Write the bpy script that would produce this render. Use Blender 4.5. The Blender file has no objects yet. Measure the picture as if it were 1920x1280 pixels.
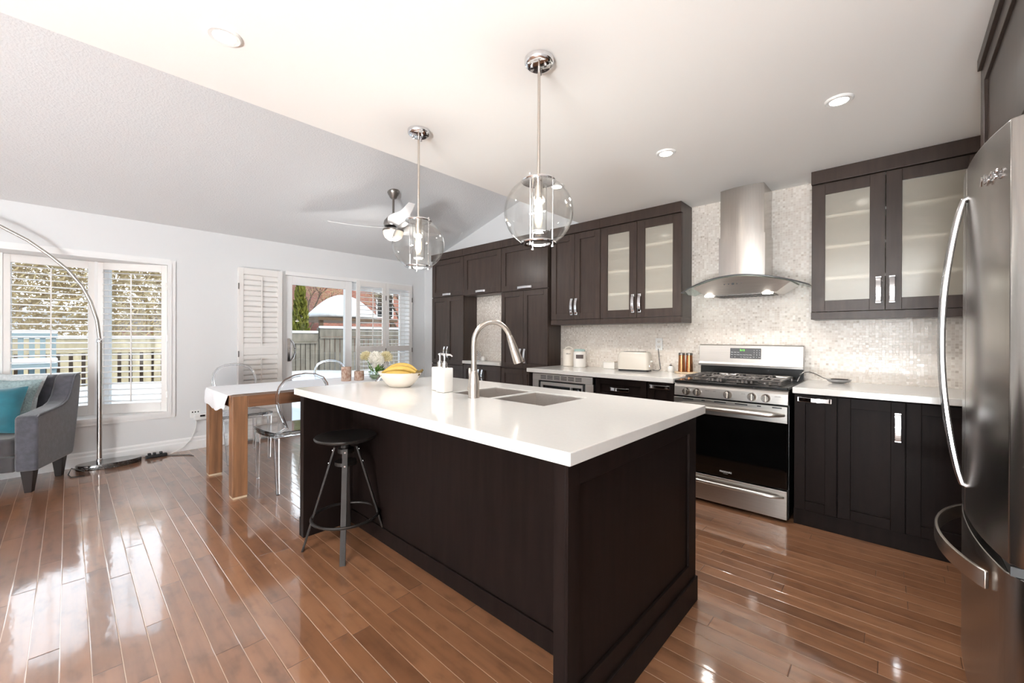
import bpy, bmesh, math, random
from mathutils import Matrix, Vector
random.seed(7)
sc = bpy.context.scene
COL = sc.collection
PI = math.pi
def R(d): return math.radians(d)

# ---------------------------------------------------------------- camera
cam_d = bpy.data.cameras.new('camera'); cam = bpy.data.objects.new('camera', cam_d); COL.objects.link(cam)
yaw, pit, rol = R(42.92), R(-.101), R(.217)
fw = Vector((-math.sin(yaw)*math.cos(pit), math.cos(yaw)*math.cos(pit), math.sin(pit)))
rt = Vector((math.cos(yaw), math.sin(yaw), 0)); up = rt.cross(fw)
rt, up = rt*math.cos(rol)+up*math.sin(rol), up*math.cos(rol)-rt*math.sin(rol)
m = Matrix.Identity(4)
for i in range(3): m[i][0], m[i][1], m[i][2] = rt[i], up[i], -fw[i]
m.translation = (0, 0, 1.243)
cam.matrix_world = m
cam_d.sensor_width = 36; cam_d.lens = 36*773.6/1920; cam_d.shift_y = -7.6/1920; cam_d.clip_start = .03
sc.camera = cam

# ---------------------------------------------------------------- world, sun, exposure
sc.view_settings.view_transform = 'Standard'; sc.view_settings.look = 'None'
sc.view_settings.gamma = 1; sc.view_settings.use_curve_mapping = False
sc.view_settings.exposure = 0.55
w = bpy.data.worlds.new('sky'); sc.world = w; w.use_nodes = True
wn = w.node_tree.nodes; wl = w.node_tree.links
bg = wn['Background']; SKY, GLARE_SKY = .8, 5.0
tc = wn.new('ShaderNodeTexCoord'); sx = wn.new('ShaderNodeSeparateXYZ'); cr = wn.new('ShaderNodeValToRGB')
wl.new(tc.outputs['Generated'], sx.inputs[0]); wl.new(sx.outputs['Z'], cr.inputs[0]); wl.new(cr.outputs[0], bg.inputs['Color'])
cr.color_ramp.elements[0].position = 0; cr.color_ramp.elements[0].color = (.96, .97, 1, 1)
cr.color_ramp.elements[1].position = .7; cr.color_ramp.elements[1].color = (.74, .86, 1, 1)
# bright sky patch added out of view in the west for floor glare
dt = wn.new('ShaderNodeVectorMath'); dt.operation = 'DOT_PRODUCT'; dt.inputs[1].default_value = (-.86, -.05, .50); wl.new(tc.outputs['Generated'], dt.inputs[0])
mr = wn.new('ShaderNodeMapRange'); mr.inputs[1].default_value = .80; mr.inputs[2].default_value = .97; mr.inputs[3].default_value = 1; mr.inputs[4].default_value = GLARE_SKY; wl.new(dt.outputs['Value'], mr.inputs[0])
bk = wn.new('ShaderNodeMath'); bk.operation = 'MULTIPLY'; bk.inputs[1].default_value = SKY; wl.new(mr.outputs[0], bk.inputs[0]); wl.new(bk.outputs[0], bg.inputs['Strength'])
sun_d = bpy.data.lights.new('sun', 'SUN'); sun_d.energy = 2.2; sun_d.angle = R(.6); sun_d.color = (1, .95, .86)
sun = bpy.data.objects.new('sun', sun_d); COL.objects.link(sun)
sun.rotation_euler = Vector((-.62, -.42, -.62)).to_track_quat('-Z', 'Y').to_euler(); sun.location = (6, 6, 9)
rear_d = bpy.data.lights.new('rear_fill', 'AREA'); rear_d.shape = 'RECTANGLE'; rear_d.size = 1.4; rear_d.size_y = 1.6; rear_d.energy = 620; rear_d.color = (.92, .97, 1)  # added upward fill behind the camera, in place of daylight bounced off the floor
rear = bpy.data.objects.new('rear_fill', rear_d); COL.objects.link(rear); rear.location = (.3, -3.2, .03); rear.rotation_euler = (R(172), 0, 0)
try:
    sc.cycles.use_denoising = True; sc.cycles.max_bounces = 12; sc.cycles.transparent_max_bounces = 24
    sc.cycles.diffuse_bounces = 6; sc.cycles.glossy_bounces = 5; sc.cycles.transmission_bounces = 8
    sc.cycles.caustics_reflective = False; sc.cycles.caustics_refractive = False; sc.cycles.sample_clamp_indirect = 6
except Exception: pass

# ---------------------------------------------------------------- materials
def lin(c):
    return tuple((v/12.92 if v <= .04045 else ((v+.055)/1.055)**2.4) for v in [x/255 for x in c])
MATS = {}
def P(name, rgb, rough=.5, metal=0., spec=.5, noise=0., nscale=(8, 8, 8), bump=0., bscale=None, coat=0., coatr=.1, srgb=True, emit=None, estr=0., trans=0., ior=1.5, sheen=0., second=None, coatior=1.5):
    m = bpy.data.materials.new(name); m.use_nodes = True; nt = m.node_tree; b = nt.nodes['Principled BSDF']
    c = lin(rgb) if srgb else rgb
    b.inputs['Base Color'].default_value = (*c, 1); b.inputs['Roughness'].default_value = rough; b.inputs['Metallic'].default_value = metal
    b.inputs['Specular IOR Level'].default_value = spec; b.inputs['IOR'].default_value = ior
    b.inputs['Coat Weight'].default_value = coat; b.inputs['Coat Roughness'].default_value = coatr; b.inputs['Coat IOR'].default_value = coatior
    b.inputs['Transmission Weight'].default_value = trans; b.inputs['Sheen Weight'].default_value = sheen
    if emit: b.inputs['Emission Color'].default_value = (*lin(emit), 1); b.inputs['Emission Strength'].default_value = estr
    if noise or bump or second:
        g = nt.nodes.new('ShaderNodeTexCoord'); mp = nt.nodes.new('ShaderNodeMapping'); mp.inputs['Scale'].default_value = nscale
        n = nt.nodes.new('ShaderNodeTexNoise'); n.inputs['Scale'].default_value = 1; n.inputs['Detail'].default_value = 5
        nt.links.new(g.outputs['Object'], mp.inputs[0]); nt.links.new(mp.outputs[0], n.inputs['Vector'])
        if noise or second:
            r = nt.nodes.new('ShaderNodeValToRGB'); nt.links.new(n.outputs[0], r.inputs[0])
            lo = tuple(v*(1-noise) for v in c) if not second else c
            hi = tuple(min(1, v*(1+noise)) for v in c) if not second else lin(second)
            r.color_ramp.elements[0].position = .33; r.color_ramp.elements[1].position = .67
            r.color_ramp.elements[0].color = (*lo, 1); r.color_ramp.elements[1].color = (*hi, 1)
            nt.links.new(r.outputs[0], b.inputs['Base Color'])
        if bump:
            n2 = n
            if bscale:
                mp2 = nt.nodes.new('ShaderNodeMapping'); mp2.inputs['Scale'].default_value = bscale
                n2 = nt.nodes.new('ShaderNodeTexNoise'); n2.inputs['Scale'].default_value = 1; n2.inputs['Detail'].default_value = 4
                nt.links.new(g.outputs['Object'], mp2.inputs[0]); nt.links.new(mp2.outputs[0], n2.inputs['Vector'])
            bm_ = nt.nodes.new('ShaderNodeBump'); bm_.inputs['Strength'].default_value = 1; bm_.inputs['Distance'].default_value = bump
            nt.links.new(n2.outputs[0], bm_.inputs['Height']); nt.links.new(bm_.outputs[0], b.inputs['Normal'])
    MATS[name] = m; return m

def thin_glass(name, tint=(1, 1, 1), ior=1.5, rough=.0, gain=1.):
    m = bpy.data.materials.new(name); m.use_nodes = True; nt = m.node_tree; nt.nodes.clear()
    o = nt.nodes.new('ShaderNodeOutputMaterial'); mx = nt.nodes.new('ShaderNodeMixShader')
    t = nt.nodes.new('ShaderNodeBsdfTransparent'); t.inputs[0].default_value = (*tint, 1)
    g = nt.nodes.new('ShaderNodeBsdfAnisotropic') if False else nt.nodes.new('ShaderNodeBsdfGlossy'); g.inputs['Roughness'].default_value = rough
    lwt = nt.nodes.new('ShaderNodeLayerWeight'); lwt.inputs[0].default_value = .5
    pw = nt.nodes.new('ShaderNodeMath'); pw.operation = 'POWER'; pw.inputs[1].default_value = 4.5; nt.links.new(lwt.outputs['Facing'], pw.inputs[0])
    f = nt.nodes.new('ShaderNodeMath'); f.operation = 'MULTIPLY_ADD'; r0 = ((ior-1)/(ior+1))**2; f.inputs[1].default_value = 1-r0; f.inputs[2].default_value = r0; nt.links.new(pw.outputs[0], f.inputs[0])
    mu = nt.nodes.new('ShaderNodeMath'); mu.operation = 'MULTIPLY'; mu.inputs[1].default_value = gain; mu.use_clamp = True
    nt.links.new(f.outputs[0], mu.inputs[0]); nt.links.new(mu.outputs[0], mx.inputs[0])
    nt.links.new(t.outputs[0], mx.inputs[1]); nt.links.new(g.outputs[0], mx.inputs[2]); nt.links.new(mx.outputs[0], o.inputs[0])
    MATS[name] = m; return m

def frosted_glass(name):
    m = bpy.data.materials.new(name); m.use_nodes = True; nt = m.node_tree; nt.nodes.clear()
    o = nt.nodes.new('ShaderNodeOutputMaterial')
    t = nt.nodes.new('ShaderNodeBsdfTransparent'); t.inputs[0].default_value = (.95, .95, .92, 1)
    d = nt.nodes.new('ShaderNodeBsdfDiffuse'); d.inputs[0].default_value = (*lin((242, 234, 220)), 1)
    tl = nt.nodes.new('ShaderNodeBsdfTranslucent'); tl.inputs[0].default_value = (.9, .89, .86, 1)
    g = nt.nodes.new('ShaderNodeBsdfGlossy'); g.inputs['Roughness'].default_value = .12
    a = nt.nodes.new('ShaderNodeMixShader'); a.inputs[0].default_value = .35
    b = nt.nodes.new('ShaderNodeMixShader'); b.inputs[0].default_value = .40
    c = nt.nodes.new('ShaderNodeMixShader'); c.inputs[0].default_value = .06
    nt.links.new(d.outputs[0], a.inputs[1]); nt.links.new(tl.outputs[0], a.inputs[2])
    nt.links.new(t.outputs[0], b.inputs[1]); nt.links.new(a.outputs[0], b.inputs[2])
    nt.links.new(b.outputs[0], c.inputs[1]); nt.links.new(g.outputs[0], c.inputs[2]); nt.links.new(c.outputs[0], o.inputs[0])
    MATS[name] = m; return m

class N:
    """tiny node builder"""
    def __init__(s, m): s.nt = m.node_tree; s.L = s.nt.links
    def node(s, t, **k):
        n = s.nt.nodes.new(t)
        for a, v in k.items(): setattr(n, a, v)
        return n
    def math(s, op, a, b=None, clamp=False):
        n = s.node('ShaderNodeMath', operation=op, use_clamp=clamp)
        for i, v in enumerate((a, b)):
            if v is None: continue
            if isinstance(v, (int, float)): n.inputs[i].default_value = v
            else: s.L.new(v, n.inputs[i])
        return n.outputs[0]
    def combine(s, *v):
        n = s.node('ShaderNodeCombineXYZ')
        for i, x in enumerate(v):
            if isinstance(x, (int, float)): n.inputs[i].default_value = x
            else: s.L.new(x, n.inputs[i])
        return n.outputs[0]
    def ramp(s, fac, *st):
        n = s.node('ShaderNodeValToRGB'); s.L.new(fac, n.inputs[0]); e = n.color_ramp.elements
        while len(e) < len(st): e.new(.5)
        for i, (p, c) in enumerate(st): e[i].position = p; e[i].color = (*c, 1)
        return n.outputs[0]
    def mix(s, fac, a, b, mode='MIX'):
        n = s.node('ShaderNodeMix', data_type='RGBA', blend_type=mode)
        for i, v in ((0, fac), (6, a), (7, b)):
            if isinstance(v, (int, float)): n.inputs[i].default_value = v
            elif isinstance(v, tuple): n.inputs[i].default_value = (*v, 1)
            else: s.L.new(v, n.inputs[i])
        return n.outputs[2]

def floor_material():
    m = bpy.data.materials.new('oak_floor'); m.use_nodes = True; n = N(m); b = m.node_tree.nodes['Principled BSDF']
    pos = n.node('ShaderNodeNewGeometry').outputs['Position']; sp = n.node('ShaderNodeSeparateXYZ'); n.L.new(pos, sp.inputs[0])
    X, Y = sp.outputs[0], sp.outputs[1]
    ry = n.math('DIVIDE', n.math('SUBTRACT', Y, .061), .0826); row = n.math('FLOOR', ry); fy = n.math('FRACT', ry)
    wn1 = n.node('ShaderNodeTexWhiteNoise', noise_dimensions='1D'); n.L.new(row, wn1.inputs['W'])
    rx = n.math('ADD', n.math('DIVIDE', X, .95), n.math('MULTIPLY', wn1.outputs['Value'], 7.3)); cx_ = n.math('FLOOR', rx); fx = n.math('FRACT', rx)
    wn2 = n.node('ShaderNodeTexWhiteNoise', noise_dimensions='2D'); n.L.new(n.combine(row, cx_, 0), wn2.inputs['Vector'])
    v = wn2.outputs['Value']
    base = n.ramp(v, (0, lin((118, 80, 55))), (.35, lin((134, 92, 64))), (.7, lin((142, 99, 70))), (1, lin((152, 108, 78))))
    gv = n.combine(n.math('ADD', n.math('MULTIPLY', X, 2.2), n.math('MULTIPLY', v, 40)), n.math('MULTIPLY', Y, 26), 0)
    ng = n.node('ShaderNodeTexNoise'); ng.inputs['Scale'].default_value = 1; ng.inputs['Detail'].default_value = 6; n.L.new(gv, ng.inputs['Vector'])
    g = n.ramp(ng.outputs[0], (.30, (.74, .72, .70)), (.5, (.97, .96, .95)), (.75, (1.08, 1.07, 1.06)))
    col = n.mix(.9, base, g, 'MULTIPLY')
    # blotchy maple figure
    nb = n.node('ShaderNodeTexNoise'); nb.inputs['Scale'].default_value = 1; nb.inputs['Detail'].default_value = 3
    n.L.new(n.combine(n.math('MULTIPLY', X, 8), n.math('ADD', n.math('MULTIPLY', Y, 15), n.math('MULTIPLY', v, 30)), 0), nb.inputs['Vector'])
    col = n.mix(.75, col, n.ramp(nb.outputs[0], (.30, (.60, .57, .54)), (.46, (.94, .93, .92)), (.62, (1.03, 1.03, 1.03))), 'MULTIPLY')
    ey = n.math('MINIMUM', fy, n.math('SUBTRACT', 1, fy)); ex = n.math('MINIMUM', fx, n.math('SUBTRACT', 1, fx))
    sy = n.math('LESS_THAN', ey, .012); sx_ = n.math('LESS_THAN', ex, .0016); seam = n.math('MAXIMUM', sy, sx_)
    col = n.mix(n.math('MULTIPLY', sx_, .75), col, lin((58, 38, 28)))
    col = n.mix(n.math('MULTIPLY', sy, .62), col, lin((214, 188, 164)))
    n.L.new(col, b.inputs['Base Color'])
    by = n.math('MULTIPLY', n.math('MINIMUM', ey, .035), 1/.035); bx = n.math('MULTIPLY', n.math('MINIMUM', ex, .0035), 1/.0035)
    hgt = n.math('MULTIPLY', n.math('MINIMUM', by, bx), .0011)
    nw = n.node('ShaderNodeTexNoise'); nw.inputs['Scale'].default_value = 1; nw.inputs['Detail'].default_value = 2
    n.L.new(n.combine(n.math('MULTIPLY', X, 9), n.math('MULTIPLY', Y, 22), v), nw.inputs['Vector'])
    hgt = n.math('ADD', hgt, n.math('MULTIPLY', nw.outputs[0], .0008))
    bp = n.node('ShaderNodeBump'); bp.inputs['Strength'].default_value = .55; bp.inputs['Distance'].default_value = 1; n.L.new(hgt, bp.inputs['Height'])
    n.L.new(bp.outputs[0], b.inputs['Normal'])
    b.inputs['Roughness'].default_value = .32; b.inputs['Coat Weight'].default_value = 1; b.inputs['Coat Roughness'].default_value = .075
    b.inputs['Coat IOR'].default_value = 2.0; n.L.new(bp.outputs[0], b.inputs['Coat Normal'])
    MATS['floor'] = m

def mosaic_material():
    m = bpy.data.materials.new('mosaic'); m.use_nodes = True; n = N(m); b = m.node_tree.nodes['Principled BSDF']
    pos = n.node('ShaderNodeNewGeometry'); sp = n.node('ShaderNodeSeparateXYZ'); n.L.new(pos.outputs['Position'], sp.inputs[0])
    px = n.math('DIVIDE', sp.outputs[0], .0178); pz = n.math('DIVIDE', sp.outputs[2], .0178)
    cx_, cz = n.math('FLOOR', px), n.math('FLOOR', pz); fx, fz = n.math('FRACT', px), n.math('FRACT', pz)
    wn = n.node('ShaderNodeTexWhiteNoise', noise_dimensions='2D'); n.L.new(n.combine(cx_, cz, 0), wn.inputs['Vector'])
    col = n.ramp(wn.outputs['Value'], (0, lin((196, 184, 172))), (.05, lin((216, 205, 194))), (.45, lin((226, 217, 207))), (.8, lin((231, 223, 214))), (1, lin((236, 229, 221))))
    e = n.math('MINIMUM', n.math('MINIMUM', fx, n.math('SUBTRACT', 1, fx)), n.math('MINIMUM', fz, n.math('SUBTRACT', 1, fz)))
    gr = n.math('LESS_THAN', e, .06)
    col = n.mix(gr, col, lin((228, 221, 210))); n.L.new(col, b.inputs['Base Color'])
    n.L.new(n.math('ADD', n.math('MULTIPLY', gr, .5), n.math('ADD', .12, n.math('MULTIPLY', wn.outputs['Value'], .2))), b.inputs['Roughness'])
    vs = n.node('ShaderNodeVectorMath', operation='SUBTRACT'); n.L.new(wn.outputs['Color'], vs.inputs[0]); vs.inputs[1].default_value = (.5, .5, .5)
    sc_ = n.node('ShaderNodeVectorMath', operation='SCALE'); n.L.new(vs.outputs[0], sc_.inputs[0]); sc_.inputs['Scale'].default_value = .07
    ad = n.node('ShaderNodeVectorMath', operation='ADD'); n.L.new(sc_.outputs[0], ad.inputs[0]); n.L.new(pos.outputs['Normal'], ad.inputs[1])
    no = n.node('ShaderNodeVectorMath', operation='NORMALIZE'); n.L.new(ad.outputs[0], no.inputs[0]); n.L.new(no.outputs[0], b.inputs['Normal'])
    b.inputs['Specular IOR Level'].default_value = .7
    MATS['mosaic'] = m

def brick_material():
    m = bpy.data.materials.new('brick'); m.use_nodes = True; n = N(m); b = m.node_tree.nodes['Principled BSDF']
    pos = n.node('ShaderNodeNewGeometry'); sp = n.node('ShaderNodeSeparateXYZ'); n.L.new(pos.outputs['Position'], sp.inputs[0])
    br = n.node('ShaderNodeTexBrick'); n.L.new(n.combine(n.math('ADD', sp.outputs[1], sp.outputs[0]), sp.outputs[2], 0), br.inputs['Vector'])
    br.inputs['Scale'].default_value = 1; br.inputs['Brick Width'].default_value = .24; br.inputs['Row Height'].default_value = .08; br.inputs['Mortar Size'].default_value = .008
    br.inputs['Color1'].default_value = (*lin((150, 92, 78)), 1); br.inputs['Color2'].default_value = (*lin((176, 112, 92)), 1); br.inputs['Mortar'].default_value = (*lin((170, 150, 140)), 1)
    n.L.new(br.outputs[0], b.inputs['Base Color']); b.inputs['Roughness'].default_value = .9
    MATS['brick'] = m

def steel(name, rgb, rough, along, bump=.00012, aniso=0.):
    sc3 = [160, 160, 160]; sc3['xyz'.index(along)] = 2.5
    m = P(name, rgb, rough, 1., noise=.05, nscale=tuple(sc3))
    return m

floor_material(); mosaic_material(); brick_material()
P('wall_white', (226, 227, 228), .75, bump=.0002, nscale=(60, 60, 60))
P('ceiling_white', (245, 244, 241), .8)
P('stipple', (228, 229, 230), .85, bump=.004, nscale=(70, 70, 70))
P('trim_white', (240, 240, 240), .4)
P('shutter_white', (236, 233, 230), .42)
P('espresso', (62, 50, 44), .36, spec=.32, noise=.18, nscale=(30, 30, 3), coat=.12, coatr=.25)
P('espresso_shaded', (26, 19, 17), .42, spec=.06, noise=.22, nscale=(30, 30, 3))  # shaded copy of espresso: dim light on island and base units in the colour
P('cab_inside_shaded', (150, 148, 140), .6)  # lining darkened: shade of the cabinet depth put into the colour
P('cab_shelf', (252, 250, 246), .5)
P('quartz', (214, 212, 208), .13, spec=.55, noise=.012, nscale=(90, 90, 90))
steel('steel_x', (184, 180, 175), .28, 'x'); steel('steel_z', (194, 188, 182), .25, 'z'); steel('steel_y', (188, 182, 177), .24, 'y')
steel('fridge_steel', (172, 168, 164), .25, 'z')
steel('steel_soft', (214, 210, 205), .42, 'x'); steel('sink_steel', (196, 190, 185), .45, 'y')
P('handle_steel', (176, 174, 174), .17, 1.)
P('chrome', (226, 226, 228), .07, 1.)
P('nickel', (202, 194, 186), .24, 1., noise=.03, nscale=(3, 3, 120))
P('black_metal', (48, 44, 42), .42, .6, noise=.12, nscale=(25, 25, 25))
P('black_enamel', (20, 20, 20), .22)
P('cast_iron', (112, 107, 104), .26, .6)
P('black_glass', (6, 6, 6), .04, spec=.6)
P('black_plastic', (22, 22, 23), .4)
P('grey_plastic', (74, 74, 76), .35)
P('white_plastic', (238, 238, 236), .3)
P('white_ceramic', (240, 236, 230), .22)
P('cream_ceramic', (233, 224, 212), .3)
P('teal_lid', (178, 204, 200), .35)
P('label_grey', (96, 86, 84), .6)
P('toaster_cream', (216, 208, 196), .22)
P('copper', (196, 138, 96), .18, 1., noise=.12, nscale=(60, 60, 2))
P('light_wood', (214, 190, 160), .5, noise=.1, nscale=(4, 40, 40))
P('table_wood', (126, 88, 60), .5, noise=.3, nscale=(30, 30, 2.6))
P('table_rail', (114, 76, 51), .5, noise=.3, nscale=(30, 2.6, 30))
P('felt', (196, 176, 150), .9)
P('linen', (236, 238, 242), .9, noise=.03, nscale=(120, 6, 120), bump=.0006)
P('fabric_grey', (68, 68, 76), .85, sheen=.5, noise=.26, nscale=(26, 26, 26), bump=.0012, bscale=(160, 160, 160))
P('fabric_seat', (56, 54, 56), .85, sheen=.4, noise=.12, nscale=(20, 20, 20))
P('teal_velvet', (14, 94, 108), .75, sheen=.5, noise=.25, nscale=(9, 9, 9))
P('fur_grey', (152, 172, 174), .95, noise=.16, nscale=(60, 60, 60), bump=.012, bscale=(70, 70, 70))
P('fur_light', (206, 212, 214), .95, noise=.1, nscale=(60, 60, 60), bump=.012, bscale=(70, 70, 70))
P('dark_wood', (36, 27, 25), .4, spec=.25)
P('granite', (48, 42, 40), .1, noise=.5, nscale=(80, 80, 80), coat=1)
P('banana', (170, 136, 52), .5, second=(194, 162, 80), nscale=(12, 12, 12))
P('banana_tip', (104, 84, 40), .7)
P('birch', (156, 112, 92), .8, second=(206, 184, 168), nscale=(50, 50, 30), bump=.003)
P('wax', (238, 226, 208), .5)
P('petal_white', (244, 240, 230), .7)
P('petal_yellow', (232, 222, 184), .7)
P('leaf', (86, 120, 48), .6, noise=.3)
P('moss', (140, 150, 120), .95, noise=.3, nscale=(60, 60, 60))
P('snow', (240, 244, 250), .85, bump=.03, nscale=(5, 5, 5))
P('fence_wood', (122, 116, 106), .85, noise=.22, nscale=(8, 8, 2))
P('fence_pale', (176, 164, 136), .85, noise=.2, nscale=(8, 8, 2))
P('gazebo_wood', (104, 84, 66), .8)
P('bark', (98, 84, 72), .9, noise=.2)
P('evergreen', (92, 100, 34), .9, second=(150, 148, 62), nscale=(7, 7, 7))
P('twig', (168, 146, 104), .9, second=(212, 194, 150), nscale=(5, 5, 5))
P('roof_grey', (110, 104, 104), .9)
P('bench_blue', (128, 146, 152), .8)
P('siding', (232, 232, 232), .7)
P('white_blade', (240, 240, 240), .35)
P('dome_glass', (246, 238, 226), .3, emit=(255, 236, 210), estr=.55)
P('bulb_glow', (255, 244, 225), .3, emit=(255, 226, 180), estr=9.)
P('led_glow', (255, 255, 255), .3, emit=(255, 248, 236), estr=14.)
P('clock_green', (80, 200, 60), .4, emit=(120, 230, 80), estr=1.2)
P('print_white', (225, 225, 225), .5)
P('print_grey', (120, 112, 106), .6)
P('gfilter', (120, 118, 116), .35, 1.)
P('satin_grey', (150, 146, 142), .3, 1.)
thin_glass('window_glass', (.97, .985, .98), 1.5)
thin_glass('globe_glass', (.985, .985, .98), 1.45, gain=1.0)
thin_glass('hood_glass', (.80, .88, .86), 1.5)
P('clear_plastic', (250, 252, 255), .03, trans=1., ior=1.45)
thin_glass('vase_glass', (.93, .96, .95), 1.5)
frosted_glass('frosted')

# ---------------------------------------------------------------- mesh helpers
WM = {}
class MB:
    def __init__(s, M=None): s.bm = bmesh.new(); s.M = M or Matrix.Identity(4)
    def v(s, p): return s.bm.verts.new(s.M @ Vector(p))
    def face(s, vs):
        try: return s.bm.faces.new(vs)
        except ValueError: return None
    def box(s, x0, x1, y0, y1, z0, z1):
        if x1 < x0: x0, x1 = x1, x0
        if y1 < y0: y0, y1 = y1, y0
        if z1 < z0: z0, z1 = z1, z0
        V = [s.v((x, y, z)) for z in (z0, z1) for y in (y0, y1) for x in (x0, x1)]
        for f in ((0, 2, 3, 1), (4, 5, 7, 6), (0, 1, 5, 4), (2, 6, 7, 3), (0, 4, 6, 2), (1, 3, 7, 5)): s.face([V[i] for i in f])
        return s
    def hexa(s, bot, top):
        """bot/top: four points each, same winding"""
        a = [s.v(p) for p in bot]; b = [s.v(p) for p in top]; n = len(a)
        s.face(a[::-1]); s.face(b)
        for i in range(n): s.face([a[i], a[(i+1) % n], b[(i+1) % n], b[i]])
        return s
    def prism(s, pts, axis, a, b):
        """2-D outline extruded along an axis; pts in the other two axes in order"""
        def mk(p, t):
            if axis == 'x': return (t, p[0], p[1])
            if axis == 'y': return (p[0], t, p[1])
            return (p[0], p[1], t)
        return s.hexa([mk(p, a) for p in pts], [mk(p, b) for p in pts])
    def ring(s, c, r, ax1, ax2, n): return [s.v(c + ax1*(r*math.cos(2*PI*i/n)) + ax2*(r*math.sin(2*PI*i/n))) for i in range(n)]
    def tube(s, pts, rad, n=10, cap=True, flat=None, closed=False):
        pts = [Vector(p) for p in pts]; rad = rad if isinstance(rad, (list, tuple)) else [rad]*len(pts)
        rings = []; prev = None; m = len(pts)
        for i, p in enumerate(pts):
            if closed: t = pts[(i+1) % m]-pts[i-1]
            else: t = (pts[min(i+1, m-1)]-pts[max(i-1, 0)])
            t.normalize()
            if prev is None:
                a = t.orthogonal() if flat is None else (Vector(flat)-t*Vector(flat).dot(t))
            else: a = prev - t*prev.dot(t)
            a.normalize(); prev = a; b = t.cross(a)
            rings.append(s.ring(p, rad[i], a, b, n))
        for i in range(m if closed else m-1):
            r0, r1 = rings[i], rings[(i+1) % m]
            for k in range(n): s.face([r0[k], r0[(k+1) % n], r1[(k+1) % n], r1[k]])
        if cap and not closed: s.face(rings[0][::-1]); s.face(rings[-1])
        return s
    def strip(s, pts, w, t, side):
        """rectangular bar swept along pts; side = width direction"""
        pts = [Vector(p) for p in pts]; sd = Vector(side).normalized(); rings = []; m = len(pts)
        for i, p in enumerate(pts):
            tg = (pts[min(i+1, m-1)]-pts[max(i-1, 0)]).normalized(); nn = tg.cross(sd).normalized()
            rings.append([s.v(p+sd*(a*w/2)+nn*(b*t/2)) for a, b in ((-1, -1), (1, -1), (1, 1), (-1, 1))])
        for i in range(m-1):
            for k in range(4): s.face([rings[i][k], rings[i][(k+1) % 4], rings[i+1][(k+1) % 4], rings[i+1][k]])
        s.face(rings[0][::-1]); s.face(rings[-1]); return s
    def cyl(s, p0, p1, r0, r1=None, n=20): return s.tube([p0, p1], [r0, r0 if r1 is None else r1], n)
    def lathe(s, prof, c=(0, 0, 0), n=28, sx=1., sy=1., closed=False):
        c = Vector(c); rings = []
        for r, z in prof:
            if r < 1e-6: rings.append([s.v(c+Vector((0, 0, z)))])
            else: rings.append([s.v(c+Vector((r*sx*math.cos(2*PI*i/n), r*sy*math.sin(2*PI*i/n), z))) for i in range(n)])
        pairs = list(zip(rings, rings[1:]))+([(rings[-1], rings[0])] if closed else [])
        for a, b in pairs:
            for k in range(n):
                q = [a[k % len(a)], a[(k+1) % len(a)], b[(k+1) % len(b)], b[k % len(b)]]
                u = []
                for x in q:
                    if x not in u: u.append(x)
                if len(u) > 2: s.face(u)
        if not closed:
            if len(rings[0]) > 1: s.face(rings[0][::-1])
            if len(rings[-1]) > 1: s.face(rings[-1])
        return s
    def ellipsoid(s, c, rx, ry, rz, n=16, m=10):
        return s.lathe([(math.sin(PI*i/m), -math.cos(PI*i/m)*rz) for i in range(m+1)], c, n, rx, ry) if True else s
    def build(s, name, mat, parent=None, bevel=0., smooth=False, seg=2, sub=0):
        bmesh.ops.remove_doubles(s.bm, verts=s.bm.verts, dist=1e-6) if False else None
        bmesh.ops.recalc_face_normals(s.bm, faces=s.bm.faces)
        me = bpy.data.meshes.new(name); o = bpy.data.objects.new(name, me); COL.objects.link(o)
        if parent is not None:
            s.bm.transform(WM[parent].inverted()); o.parent = parent; WM[o] = WM[parent]
        else:
            xs = [v.co.x for v in s.bm.verts]; ys = [v.co.y for v in s.bm.verts]; zs = [v.co.z for v in s.bm.verts]
            L = Vector(((min(xs)+max(xs))/2, (min(ys)+max(ys))/2, min(zs)))
            s.bm.transform(Matrix.Translation(-L)); o.location = L; WM[o] = Matrix.Translation(L)
        if smooth:
            for f in s.bm.faces: f.smooth = True
            for e in s.bm.edges:
                if len(e.link_faces) == 2 and e.calc_face_angle(0) > R(38): e.smooth = False
        s.bm.to_mesh(me); s.bm.free()
        me.materials.append(MATS[mat])
        if bevel:
            b = o.modifiers.new('bevel', 'BEVEL'); b.width = bevel; b.segments = seg; b.limit_method = 'ANGLE'; b.angle_limit = R(35)
        if sub:
            u = o.modifiers.new('subdivision', 'SUBSURF'); u.levels = sub; u.render_levels = sub
            for p in me.polygons: p.use_smooth = True
        return o

def thing(name, label, cat, loc=(0, 0, 0), rotz=0., group=None):
    o = bpy.data.objects.new(name, None); COL.objects.link(o); o.location = loc; o.rotation_euler = (0, 0, rotz)
    WM[o] = Matrix.Translation(loc) @ Matrix.Rotation(rotz, 4, 'Z')
    o['label'] = label; o['category'] = cat
    if group: o['group'] = group
    return o
def tag(o, label, cat, group=None, kind=None):
    o['label'] = label; o['category'] = cat
    if group: o['group'] = group
    if kind: o['kind'] = kind
    return o
def struct(o): o['kind'] = 'structure'; return o
def sroot(name, loc=(0, 0, 0)):
    o = bpy.data.objects.new(name, None); COL.objects.link(o); o.location = loc; WM[o] = Matrix.Translation(loc); o['kind'] = 'structure'; return o
def dup(root, loc, rotz, label, group=None):
    r = root.copy(); COL.objects.link(r); r.location = loc; r.rotation_euler = (0, 0, rotz); r['label'] = label
    if group: r['group'] = group
    for ch in list(root.children):
        c = ch.copy(); COL.objects.link(c); c.parent = r
        for g in ch.children:
            d = g.copy(); COL.objects.link(d); d.parent = c
    return r
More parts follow.
